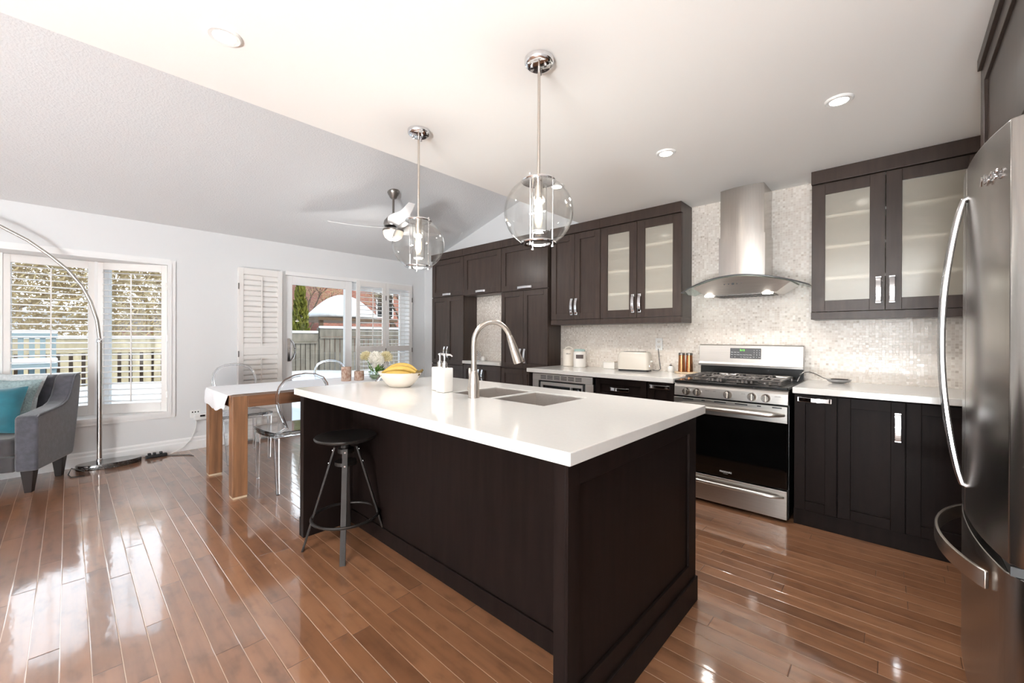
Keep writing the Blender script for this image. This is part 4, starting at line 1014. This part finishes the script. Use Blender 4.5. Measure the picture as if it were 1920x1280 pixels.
# ---- stool
st = thing('bar_stool', 'dark metal swivel stool under the island overhang', 'stool', (-2.387, 1.123, 0))
cx0, cy0 = -2.387, 1.123
MB().lathe([(0, .632), (.10, .632), (.155, .634), (.172, .640), (.175, .648), (.170, .654), (.12, .648), (0, .642)], (cx0, cy0, 0), 40).build('seat', 'black_metal', st, smooth=True)
MB().cyl((cx0, cy0, .47), (cx0, cy0, .633), .013, n=16).build('screw_post', 'black_metal', st, smooth=True)
MB().lathe([(0, .555), (.046, .555), (.046, .58), (.03, .585), (.022, .605), (0, .605)], (cx0, cy0, 0), 24).build('hub', 'black_metal', st, smooth=True)
MB().lathe([(0, .485), (.062, .485), (.062, .505), (0, .505)], (cx0, cy0, 0), 24).build('lower_plate', 'black_metal', st, smooth=True)
for (ax, ay) in ((-2.509, .918), (-2.18, 1.008), (-2.265, 1.329), (-2.594, 1.238)):
    d = Vector((ax-cx0, ay-cy0, 0)).normalized(); tg = Vector((-d.y, d.x, 0)); f = Vector((ax, ay, 0)); t_ = Vector((cx0, cy0, .590))+d*.066
    b = MB(); b.hexa([f+tg*.015-d*.012, f-tg*.015-d*.012, f-tg*.015+d*.0, f+tg*.015+d*.0], [t_+tg*.015-d*.012, t_-tg*.015-d*.012, t_-tg*.015, t_+tg*.015])
    lg = b.build('leg', 'black_metal', st, bevel=.002)
    b = MB()
    for zz in (.57, .497):
        c = f+(t_-f)*(zz/.590); b.cyl(c-d*.002, c+d*.004, .005, n=8)
    b.build('bolt', 'chrome', lg)
MB().tube([(cx0+.186*math.cos(2*PI*i/40), cy0+.186*math.sin(2*PI*i/40), .183) for i in range(40)], .0085, 8, closed=True).build('foot_ring', 'black_metal', st, smooth=True)

# ================================================================ DINING
TX0, TX1, TY0, TY1, TZ = -4.535, -3.665, .845, 2.65, .782
tbl = thing('dining_table', 'chunky wooden dining table with square legs by the patio door', 'table', ((TX0+TX1)/2, (TY0+TY1)/2, 0))
lw = .102
for x in (TX0, TX1-lw):
    for y in (TY0, TY1-lw):
        lg = MB().box(x, x+lw, y, y+lw, .014, TZ-.002).build('leg', 'table_wood', tbl, bevel=.004)
        MB().box(x+.004, x+lw-.004, y+.004, y+lw-.004, 0, .0135).build('foot_pad', 'felt', lg)
b = MB(); b.box(TX0, TX0+lw, TY0+lw, TY1-lw, TZ-.092, TZ-.002); b.box(TX1-lw, TX1, TY0+lw, TY1-lw, TZ-.092, TZ-.002); b.build('side_rail', 'table_rail', tbl, bevel=.003)
b = MB(); b.box(TX0+lw, TX1-lw, TY0+.005, TY0+lw, TZ-.092, TZ-.003); b.box(TX0+lw, TX1-lw, TY1-lw, TY1-.005, TZ-.092, TZ-.003); b.build('end_rail', 'table_wood', tbl, bevel=.003)
b = MB(); npl = 5
for i in range(npl): a = TX0+lw+(TX1-TX0-2*lw)*i/npl; b.box(a+.001, a+(TX1-TX0-2*lw)/npl-.001, TY0+lw, TY1-lw, TZ-.04, TZ-.002)
b.build('tabletop', 'table_rail', tbl, bevel=.002)
# runner
b = MB(); x0, x1 = -4.50, -3.775; n = 26; rows_ = []
prof = [(TY1-.2, TZ+.001), (TY0+.03, TZ+.001), (TY0-.006, TZ-.004), (TY0-.014, TZ-.03)]
for i in range(n+1):
    t = i/n; x = x0+(x1-x0)*t; drop = .10+.05*math.sin(PI*(t**.8))+.008*math.sin(t*23); yy = TY0-.016-.008*math.sin(t*14)
    pr_ = [(x, a, c) for a, c in prof]+[(x, yy, TZ-.06), (x, yy-.003, TZ-drop)]
    rows_.append([b.v(p) for p in pr_]+[b.v((p[0], p[1]-.002 if k > 2 else p[1], p[2]+.003)) for k, p in enumerate(pr_)])
m_ = len(prof)+2
for i in range(n):
    for k in range(m_-1):
        b.face([rows_[i][k], rows_[i+1][k], rows_[i+1][k+1], rows_[i][k+1]]); b.face([rows_[i][m_+k], rows_[i][m_+k+1], rows_[i+1][m_+k+1], rows_[i+1][m_+k]])
    for k in (0, m_-1): b.face([rows_[i][k], rows_[i+1][k], rows_[i+1][m_+k], rows_[i][m_+k]])
for i in (0, n):
    for k in range(m_-1): b.face([rows_[i][k], rows_[i][k+1], rows_[i][m_+k+1], rows_[i][m_+k]])
tag(b.build('table_runner', 'linen', smooth=True), 'wide white linen runner draped over the end of the dining table', 'table runner')

# ghost chairs: local front = +x
def ghost_chair(label):
    r = thing('ghost_chair', label, 'chair', (0, 0, 0), 0, 'clear plastic chairs at the dining table')
    b = MB(); n = 8; zt, zb = .468, .452       # seat: front wider, dished edge
    out = []
    for sx_, sy_ in ((.23, .215), (.23, -.215), (-.20, -.185), (-.20, .185)): out.append((sx_, sy_))
    pts = []
    for i in range(4):
        p, q = Vector(out[i]), Vector(out[(i+1) % 4]); c = (p+q)/2; nrm = c.normalized()
        for k in range(6): t = k/6; pts.append(p.lerp(q, t)+nrm*(.018*math.sin(PI*t)))
    b.prism([tuple(p) for p in pts], 'z', zb, zt); b.prism([tuple(p*.995) for p in pts], 'z', zb-.028, zb-.0005)
    b.build('seat', 'clear_plastic', r, bevel=.006)
    b = MB()                                     # balloon back with narrow neck
    inn = [(.10, .50), (.128, .56), (.165, .64), (.19, .72), (.195, .78), (.18, .845), (.145, .895), (.08, .925), (0, .935)]
    full = [(y_, z_) for y_, z_ in inn]+[(-y_, z_) for y_, z_ in inn[-2::-1]]
    def xb(z_): return -.215-.11*max(0, z_-.46)/.47
    b.tube([(-.205, .17, .455)]+[(xb(z_), y_, z_) for y_, z_ in full]+[(-.205, -.17, .455)], .0125, 8)
    fr_, bk_ = [], []
    for y_, z_ in full: fr_.append((xb(z_)+.003, y_, z_)); bk_.append((xb(z_)-.003, y_, z_))
    b.hexa(bk_, fr_)
    b.build('backrest', 'clear_plastic', r, smooth=True)
    for sx_, sy_, fx2, fy2 in ((.205, .19, .255, .175), (.205, -.19, .255, -.175), (-.185, .165, -.285, .185), (-.185, -.165, -.285, -.185)):
        b = MB(); n = 6; ring = []
        for i in range(n+1):
            t = i/n; z_ = .425*(1-t); s_ = .019-.008*t; c = Vector((sx_+(fx2-sx_)*t**1.3, sy_+(fy2-sy_)*t**1.3, z_+.0))
            ring.append([b.v(c+Vector((a*s_, d_*s_, 0))) for a, d_ in ((1, 1), (-1, 1), (-1, -1), (1, -1))])
        for i in range(n):
            for k in range(4): b.face([ring[i][k], ring[i][(k+1) % 4], ring[i+1][(k+1) % 4], ring[i+1][k]])
        b.face(ring[0]); b.face(ring[-1]); b.build('leg', 'clear_plastic', r, bevel=.004)
    return r
c0 = ghost_chair('clear plastic chair at the near right side of the table by the island end'); c0.location = (-3.81, 1.30, 0); c0.rotation_euler = (0, 0, PI)
dup(c0, (-4.92, 1.22, 0), 0, 'clear plastic chair on the near left side of the table by the wall')
dup(c0, (-4.92, 2.25, 0), 0, 'clear plastic chair on the far left side of the table before the patio door')
dup(c0, (-3.70, 2.06, 0), PI, 'clear plastic chair on the far right of the table beyond the flowers')

# candles, vase
def candle(x, y, h, lab, r_=.048):
    k = thing('birch_candle', lab, 'candle', (x, y, TZ), 0, 'birch bark candles on the table'); z0 = TZ+.005
    MB().lathe([(0, z0), (r_, z0), (r_, z0+h), (r_*.8, z0+h), (r_*.78, z0+h-.01), (0, z0+h-.01)], (x, y, 0), 24).build('bark_holder', 'birch', k, smooth=True)
    MB().lathe([(0, z0+h-.0095), (r_*.76, z0+h-.0095), (r_*.74, z0+h-.004), (0, z0+h-.004)], (x, y, 0), 20).build('wax', 'wax', k, smooth=True)
candle(-4.10, 1.93, .142, 'taller birch bark candle on the dining table'); candle(-4.075, 2.055, .094, 'shorter birch bark candle on the dining table')
vx, vy = -3.99, 2.20
vs_ = thing('flower_vase', 'glass bowl vase of white chrysanthemums behind the candles', 'vase', (vx, vy, TZ))
z0 = TZ+.005
MB().lathe([(0, z0), (.04, z0), (.07, z0+.03), (.075, z0+.06), (.06, z0+.10), (.056, z0+.098), (.07, z0+.06), (.065, z0+.032), (.038, z0+.006), (0, z0+.006)], (vx, vy, 0), 28).build('bowl', 'vase_glass', vs_, smooth=True)
MB().lathe([(0, z0+.007), (.036, z0+.007), (.062, z0+.034), (.062, z0+.05), (0, z0+.052)], (vx, vy, 0), 20).build('moss', 'moss', vs_, smooth=True)
def mum(c, rad, mat, up_=Vector((0, 0, 1))):
    b = MB(); c = Vector(c)
    for i in range(150):
        z_ = 1-1.55*(i+.5)/150; ph = i*2.399963; q = math.sqrt(max(0, 1-z_*z_)); d = Vector((q*math.cos(ph), q*math.sin(ph), z_))
        a = d.orthogonal().normalized(); s_ = d.cross(a); L_ = rad*random.uniform(.85, 1.05); w_ = rad*.10
        p0 = c+d*rad*.15; p1 = c+d*L_*.7+Vector((0, 0, .0)); p2 = c+d*L_+Vector((0, 0, .06*rad))
        vs2 = [b.v(p0), b.v(p1+a*w_), b.v(p2), b.v(p1-a*w_), b.v(p1+s_*w_*.5)]
        b.face([vs2[0], vs2[1], vs2[4]]); b.face([vs2[1], vs2[2], vs2[4]]); b.face([vs2[2], vs2[3], vs2[4]]); b.face([vs2[3], vs2[0], vs2[4]])
    b.ellipsoid(c, rad*.45, rad*.45, rad*.45, 10, 6)
    f = b.build('flower', mat, vs_)
    return f
fl = [((vx-.02, vy+.01, 1.0), .095, 'petal_white'), ((vx-.10, vy-.06, 1.02), .07, 'petal_yellow'), ((vx+.05, vy-.0, .985), .07, 'petal_white'), ((vx+.04, vy+.09, 1.01), .08, 'petal_yellow'), ((vx+.02, vy+.0, .93), .05, 'petal_white')]
for c, r_, mt in fl:
    f = mum(c, r_, mt); MB().tube([Vector(c)-Vector((0, 0, r_*.2)), Vector((vx, vy, z0+.05))], .004, 6).build('stem', 'leaf', f)
b = MB()
for i in range(22):
    a = random.uniform(0, 2*PI); p = Vector((vx+.05*math.cos(a), vy+.05*math.sin(a), z0+.08)); q = p+Vector((math.cos(a)*.05, math.sin(a)*.05, random.uniform(-.0, .1))); s_ = Vector((-math.sin(a), math.cos(a), 0))*.014; mid = p.lerp(q, .5)+Vector((0, 0, .012))
    b.face([b.v(p), b.v(mid+s_), b.v(q), b.v(mid-s_)])
b.build('foliage', 'leaf', vs_)

# ================================================================ LIVING CORNER
lamp = thing('arc_floor_lamp', 'brushed steel arc floor lamp beside the bay window', 'floor lamp', (-5.46, .2, 0))
lx, ly = -5.455, .20
MB().lathe([(0, .001), (.225, .001), (.228, .008), (.228, .042), (.224, .047), (0, .047)], (-5.485, .27, 0), 44, .50, 1.).build('base', 'granite', lamp, smooth=True)
MB().cyl((lx, ly, .037), (lx, ly, 1.185), .0185, n=18).build('pole', 'steel_z', lamp, smooth=True)
MB().lathe([(0, .037), (.024, .037), (.024, .085), (.019, .09), (0, .09)], (lx, ly, 0), 18).build('collar', 'chrome', lamp, smooth=True)
MB().lathe([(0, 1.17), (.022, 1.17), (.024, 1.178), (.022, 1.205), (.015, 1.215), (0, 1.215)], (lx, ly, 0), 18).build('joint', 'chrome', lamp, smooth=True)
arc = [(.0, 1.20), (-.018, 1.38), (-.06, 1.55), (-.115, 1.69), (-.205, 1.83), (-.315, 1.945), (-.44, 2.055), (-.585, 2.145), (-.76, 2.21), (-.95, 2.235), (-1.14, 2.21), (-1.32, 2.13), (-1.46, 2.01), (-1.53, 1.90)]
MB().tube([(lx, ly+a, c) for a, c in arc], [.0145]*3+[.0135]*11, 14, flat=(1, 0, 0)).build('arc_arm', 'steel_z', lamp, smooth=True)
MB().lathe([(0, 1.90), (.03, 1.895), (.09, 1.85), (.13, 1.78), (.135, 1.75), (.13, 1.752), (.085, 1.835), (0, 1.88)], (lx, ly-1.53, 0), 30).build('shade', 'chrome', lamp, smooth=True)

N_, D_ = Vector((.36, .93, 0)).normalized(), Vector((-.93, .36, 0)).normalized(); K = Vector((-4.92, -.165, 0))
MA = Matrix.Identity(4)
for i in range(3): MA[i][0], MA[i][1], MA[i][2] = N_[i], D_[i], (0, 0, 1)[i]
MA.translation = K
ang = math.atan2(N_.y, N_.x)
ac = thing('armchair', 'charcoal grey upholstered armchair with sloping arms under the bay window', 'armchair', K+N_*-.34+D_*.3, ang)
side = [(0, .18), (.545, .18), (.57, .24), (.655, .62), (.69, .86), (.685, .885), (.665, .892), (.60, .89), (.565, .87), (.53, .80), (.49, .72), (.44, .672), (.36, .645), (.22, .63), (.03, .615), (0, .60)]
far_side = [(0, .18), (.455, .18), (.455, .47), (.655, .64)]+side[4:]
for x0, x1, pf in ((-.13, 0, side), (-.68, -.55, far_side)):
    am = MB(MA).prism(pf, 'x', x0, x1).build('arm', 'fabric_grey', ac, bevel=.018, seg=3, smooth=True)
    pp = [MA @ Vector((x1+.001, a, c)) for a, c in side[6:]]; MB().tube(pp, .005, 6).build('piping', 'fabric_grey', am, smooth=True)
MB(MA).prism([(.42, .24), (.50, .24), (.50, .47), (.655, .64), (.69, .86), (.67, .885), (.60, .885), (.55, .86), (.49, .60)], 'x', -.549, -.131).build('backrest', 'fabric_grey', ac, bevel=.02, seg=3, smooth=True)
MB(MA).box(-.549, -.131, .01, .54, .18, .30).build('seat_base', 'fabric_seat', ac, bevel=.012)
MB(MA).box(-.548, -.132, -.005, .50, .302, .44).build('seat_cushion', 'fabric_seat', ac, bevel=.03, seg=3, smooth=True)
for x in (-.075, -.60):
    for y in (.075, .505 if x > -.5 else .40):
        c = Vector((x, y, 0)); MB(MA).hexa([c+Vector((a*.021, d_*.021, 0)) for a, d_ in ((1, 1), (-1, 1), (-1, -1), (1, -1))], [c+Vector((a*.038, d_*.038, .182)) for a, d_ in ((1, 1), (-1, 1), (-1, -1), (1, -1))]).build('leg', 'dark_wood', ac, bevel=.003)
def pillow(x, y, z, s, tilt, rz, mat, lab, cat='pillow', th=.075):
    M = MA @ Matrix.Translation((x, y, z)) @ Matrix.Rotation(R(tilt), 4, 'X') @ Matrix.Rotation(R(rz), 4, 'Y')
    b = MB(M); n = 14; g = {}
    for sgn in (1, -1):
        for i in range(n+1):
            for j in range(n+1):
                u_, v_ = -1+2*i/n, -1+2*j/n; edge = (1-u_**4)*(1-v_**4); pin = 1-.10*(abs(u_)**2*(1-abs(v_)**2)*0+(1-abs(u_))**1*abs(v_)**3)-.0
                pin2 = 1-.10*(1-abs(v_))*abs(u_)**3
                if sgn == -1 and edge < 1e-9: g[i, j, -1] = g[i, j, 1]; continue
                g[i, j, sgn] = b.v((u_*s*pin2, sgn*th*max(edge, 0)**.55, v_*s*pin))
        for i in range(n):
            for j in range(n): b.face([g[i, j, sgn], g[i+1, j, sgn], g[i+1, j+1, sgn], g[i, j+1, sgn]])
    return tag(b.build('throw_pillow', mat, smooth=True), lab, cat, 'throw pillows on the armchair')
pillow(-.34, .17, .645, .19, -20, 0, 'teal_velvet', 'teal velvet pillow in front on the armchair')
pillow(-.34, .33, .70, .19, -22, 4, 'fur_grey', 'grey-green furry pillow leaning behind the teal one', th=.055)
pillow(-.345, .44, .735, .185, -16, 6, 'fur_light', 'pale furry pillow at the back of the armchair', th=.045)

# outlet with timer, cords
ol2 = thing('wall_outlet', 'white outlet below the window wall holding a plug-in timer', 'outlet', (XW, .95, .33), 0, 'wall outlets')
MB().box(XW, XW+.008, .905, .995, .345, .425).build('plate', 'white_plastic', ol2, bevel=.003)
b = MB()
for y in (.925, .95, .975): b.box(XW+.0082, XW+.0095, y-.006, y+.006, .398, .412)
b.build('socket', 'black_plastic', ol2)
tm = thing('plug_in_timer', 'white plug-in timer with a small dark display on the outlet', 'timer', (XW+.03, 1.0, .30), 0)
MB().box(XW+.0085, XW+.05, .935, 1.055, .315, .385).build('case', 'white_plastic', tm, bevel=.014, seg=3)
MB().box(XW+.0502, XW+.051, .985, 1.03, .352, .372).build('display', 'black_plastic', tm)
(MB().tube([(XW+.03, .955, .315), (XW+.03, .95, .24), (XW+.035, .92, .14), (XW+.06, .84, .05), (XW+.09, .74, .012), (XW+.105, .715, .012)], .004, 6).build('cord', 'white_plastic', tm, smooth=True))
ps = thing('power_strip', 'black power strip with plugs on the floor beside the lamp base', 'power strip', (XW+.1, .62, 0))
MB().box(XW+.08, XW+.125, .53, .70, .0005, .028).build('strip', 'black_plastic', ps, bevel=.006)
for y in (.56, .60, .65): MB().box(XW+.085, XW+.12, y-.013, y+.013, .0285, .05).build('plug', 'black_plastic', ps, bevel=.005)
(MB().tube([(-5.36, .10, .012), (-5.40, .02, .05), (-5.345, -.0, .008), (-5.25, .02, .005), (-5.22, .10, .005)], .004, 6).build('cord', 'black_plastic', lamp, smooth=True))
(MB().tube([(XW+.13, .70, .006), (XW+.2, .78, .005), (XW+.26, .86, .005), (XW+.34, .88, .005)], .0035, 6).build('cord', 'black_plastic', ps, smooth=True))

# ================================================================ OUTSIDE
b = MB(); n = 30; gv = {}
for i in range(n+1):
    for j in range(n+1):
        x = -5.80-26*(i/n)**1.4; y = -14+34*j/n; t = min(1, max(0, (-7.0-x)/3.2)); z = -.10+.42*t+.035*math.sin(x*1.3+y*.9)*t+.03*math.sin(y*2.1)*t
        gv[i, j] = b.v((x, y, z))
for i in range(n):
    for j in range(n): b.face([gv[i, j], gv[i+1, j], gv[i+1, j+1], gv[i, j+1]])
g0 = b.build('ground', 'snow', smooth=True); struct(g0)
def fence(label, x, y0, y1, zb, zt, gap, bw, mat):
    r = thing('garden_fence', label, 'fence', (x, (y0+y1)/2, zb), 0, 'wooden garden fences'); b = MB(); y = y0
    while y < y1-.02: b.box(x-.01, x+.012, y, min(y+bw, y1), zb-.3, zt-.30); y += bw+gap
    b.build('board_panel', mat, r)
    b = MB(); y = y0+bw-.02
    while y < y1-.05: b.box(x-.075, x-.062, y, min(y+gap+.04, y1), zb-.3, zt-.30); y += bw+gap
    b.build('gap_shade_board', 'gazebo_wood', r)  # dark boards added behind the gaps to stand for the shaded yard beyond
    MB().box(x-.02, x+.02, y0, y1, zt-.27, zt-.05).build('top_board', mat, r)
    MB().box(x-.04, x+.05, y0, y1, zt-.31, zt-.275).build('rail', mat, r)
    MB().box(x-.05, x+.06, y0-.01, y1+.01, zt-.045, zt+.015).build('snow_cap', 'snow', r, bevel=.02)
    k = 0; y = y0
    while y <= y1+.01: MB().box(x-.06, x-.021, y-.045, y+.045, zb-.3, zt-.03).build('post', mat, r); y += 1.9
    return r
fence('weathered board fence with wide gaps seen through the bay window', -11.0, -6.5, 2.6, .3, 1.22, .055, .105, 'fence_pale')
fence('grey board fence section left in the patio door view', -11.0, 2.7, 4.40, .3, 1.36, .018, .10, 'fence_wood')
fence('taller grey board fence section right in the patio door view', -11.0, 4.46, 11.5, .3, 1.49, .022, .115, 'fence_wood')
# gazebo
gz = thing('gazebo', 'snow-covered garden gazebo behind the fence', 'gazebo', (-16, 7.4, 0)); gx, gy, hw = -16.2, 7.45, 1.55
for sx_, sy_ in ((1, 1), (1, -1), (-1, 1), (-1, -1)): MB().box(gx+sx_*hw*.9-.06, gx+sx_*hw*.9+.06, gy+sy_*hw*.9-.06, gy+sy_*hw*.9+.06, .1, 1.86).build('post', 'gazebo_wood', gz)
b = MB(); b.box(gx-hw, gx+hw, gy-hw, gy+hw, 1.80, 1.90); b.build('eave_beam', 'gazebo_wood', gz)
b = MB(); lv2 = [(1.0, 1.90), (.98, 2.0), (.78, 2.28), (.55, 2.58), (.32, 2.78), (.12, 2.87), (.0, 2.89)]; rg2 = []
for s_, z_ in lv2[:-1]: rg2.append([b.v((gx+a*hw*s_, gy+c*hw*s_, z_)) for a, c in ((1, 1), (-1, 1), (-1, -1), (1, -1))])
tp_ = b.v((gx, gy, 2.89)); b.face(rg2[0])
for a, c in zip(rg2, rg2[1:]):
    for k in range(4): b.face([a[k], a[(k+1) % 4], c[(k+1) % 4], c[k]])
for k in range(4): b.face([rg2[-1][k], rg2[-1][(k+1) % 4], tp_])
b.build('snow_roof', 'snow', gz, sub=1)
# houses
def house(label, x0, x1, y0, y1, zt, mat, rz, snowy=True, win_=()):
    r = thing('brick_house' if mat == 'brick' else 'garden_shed', label, 'house', ((x0+x1)/2, (y0+y1)/2, 0))
    MB().box(x0, x1, y0, y1, -.2, zt).build('wall', mat, r)
    ym = (y0+y1)/2
    MB().prism([(y0-.4, zt), (y1+.4, zt), (ym, zt+rz)], 'x', x0-.3, x1+.3).build('roof', 'snow' if snowy else 'roof_grey', r)
    for ya, yb, za, zb in win_:
        f = MB().box(x1, x1+.06, ya, yb, za, zb).build('window', 'trim_white', r); MB().box(x1+.061, x1+.065, ya+.08, yb-.08, za+.08, zb-.08).build('pane', 'black_glass', f)
    return r
house('red brick house filling the view behind the gazebo', -31, -24, 9.8, 20, 6.2, 'brick', 2.4, win_=((13.2, 14.4, 2.4, 4.0),))
house('distant low house with a snowy gable left of the gazebo', -30, -24, 4.2, 8.6, 2.1, 'brick', 1.6)
house('small brick house seen past the bare tree in the bay window', -24, -19, 1.0, 2.4, 1.45, 'brick', .6, False)
house('large tan house beyond the fence seen in the bay window', -27, -20, -7.5, .2, 1.9, 'siding', 1.2)
# trees
def evergreen(x, y, zb, zt, r0, lab):
    r = thing('evergreen_tree', lab, 'tree', (x, y, zb)); MB().cyl((x, y, zb-.2), (x, y, zt-.3), .06, .02, 8).build('trunk', 'bark', r); b = MB()
    for i in range(2600):
        t = random.random()**.8; z_ = zb+(zt-zb)*t; rad = r0*(1-t**1.6)*random.uniform(.55, 1.05); a = random.uniform(0, 2*PI)
        p = Vector((x+rad*math.cos(a), y+rad*math.sin(a), z_)); d = Vector((math.cos(a)*.4, math.sin(a)*.4, 1)).normalized()*random.uniform(.07, .15); s_ = Vector((random.uniform(-1, 1), random.uniform(-1, 1), random.uniform(-.5, .5))).normalized()*.035
        b.face([b.v(p-s_), b.v(p+s_), b.v(p+d)])
    b.build('foliage', 'evergreen', r)
evergreen(-13.2, 4.78, .2, 3.3, .30, 'narrow columnar evergreen behind the fence at the left of the patio door view')
def bare_tree(x, y, h_, spread, lab, sd, depth=4, lean=0., tw=True):
    rnd = random.Random(sd); r = thing('bare_tree', lab, 'tree', (x, y, .2), 0, 'leafless winter trees'); b = MB(); tw_ = MB(); tips = []
    def grow(p, d, L_, rad, lev):
        q = p+d*L_; m_ = p.lerp(q, .5)+Vector((rnd.uniform(-1, 1), rnd.uniform(-1, 1), rnd.uniform(-.3, .6)))*L_*.08
        b.tube([p, m_, q], [rad, rad*.85, rad*.7], 5 if lev < 2 else 4, cap=False)
        if lev >= depth: tips.append((q, d)); return
        for k in range(rnd.choice((2, 3, 3)) if lev else 4):
            nd = (d+Vector((rnd.uniform(-1, 1), rnd.uniform(-1, 1), rnd.uniform(-.25, .55)))*spread).normalized(); grow(q if k < 2 else p.lerp(q, rnd.uniform(.5, .95)), nd, L_*rnd.uniform(.62, .85), rad*.62, lev+1)
    grow(Vector((x, y, 0)), Vector((0, lean, 1)).normalized(), h_*.32, h_*.022, 0)
    b.build('trunk', 'bark', r, smooth=True)
    for q, d in tips:
        for k in range(16):
            e = q+Vector((rnd.gauss(0, .22), rnd.gauss(0, .22), rnd.gauss(0, .18))); d2 = Vector((rnd.uniform(-1, 1), rnd.uniform(-1, 1), rnd.uniform(-.6, .6))).normalized()*rnd.uniform(.12, .34); s_ = d2.orthogonal().normalized()*.010
            tw_.face([tw_.v(e-s_), tw_.v(e+s_), tw_.v(e+d2)])
    tw_.build('twigs', 'twig', r)
bare_tree(-16.8, 2.3, 5.0, .75, 'bare spreading tree in the right pane of the bay window', 3, lean=-.2)
bare_tree(-17.4, -1.7, 4.6, .9, 'bare tree in the middle pane of the bay window', 5); bare_tree(-17.0, -5.2, 4.6, .9, 'bare tree at the left edge of the bay window', 8)
bare_tree(-19.8, 12.6, 5.0, .8, 'bare tree before the brick wall seen through the door shutters', 11); bare_tree(-20.8, 7.6, 4.4, .7, 'bare tree standing just above the gazebo roof', 12)
def hedge(x, y0, y1, z0, z1, lab):
    r = thing('hedge', lab, 'hedge', (x, (y0+y1)/2, z0)); b = MB()
    for i in range(9000):
        p = Vector((x+random.gauss(0, .22), random.uniform(y0, y1), z0+(z1-z0)*random.random()**.85)); d = Vector((random.uniform(-.5, .5), random.uniform(-1, 1), random.uniform(-.2, 1))).normalized()*random.uniform(.10, .26); s_ = d.orthogonal().normalized()*.022
        b.face([b.v(p-s_), b.v(p+s_), b.v(p+d)])
    b.build('branches', 'twig', r)
hedge(-12.6, -3.2, 2.3, 1.0, 3.1, 'tan winter hedge above the fence in the bay window')
# snowy railing
bn = thing('garden_bench', 'snow-topped pale bench outside the middle bay pane', 'bench', (-8.6, -.45, .2))
for i in range(9): MB().box(-8.62, -8.58, -.95+i*.098, -.90+i*.098, .30, 1.20).build('slat', 'bench_blue', bn)
MB().box(-8.64, -8.56, -1.0, -.10, 1.20, 1.26).build('top_rail', 'bench_blue', bn); MB().box(-8.63, -8.2, -1.0, -.10, .80, .86).build('seat', 'bench_blue', bn)
b = MB(); b.box(-8.65, -8.55, -1.0, -.10, 1.26, 1.31); b.box(-8.6, -8.2, -1.0, -.10, .861, .93); b.build('snow_cap', 'snow', bn, bevel=.02)
for x in (-8.25, -8.6):
    for y in (-.97, -.13): MB().box(x-.02, x+.02, y-.02, y+.02, .1, .80).build('leg', 'bench_blue', bn)
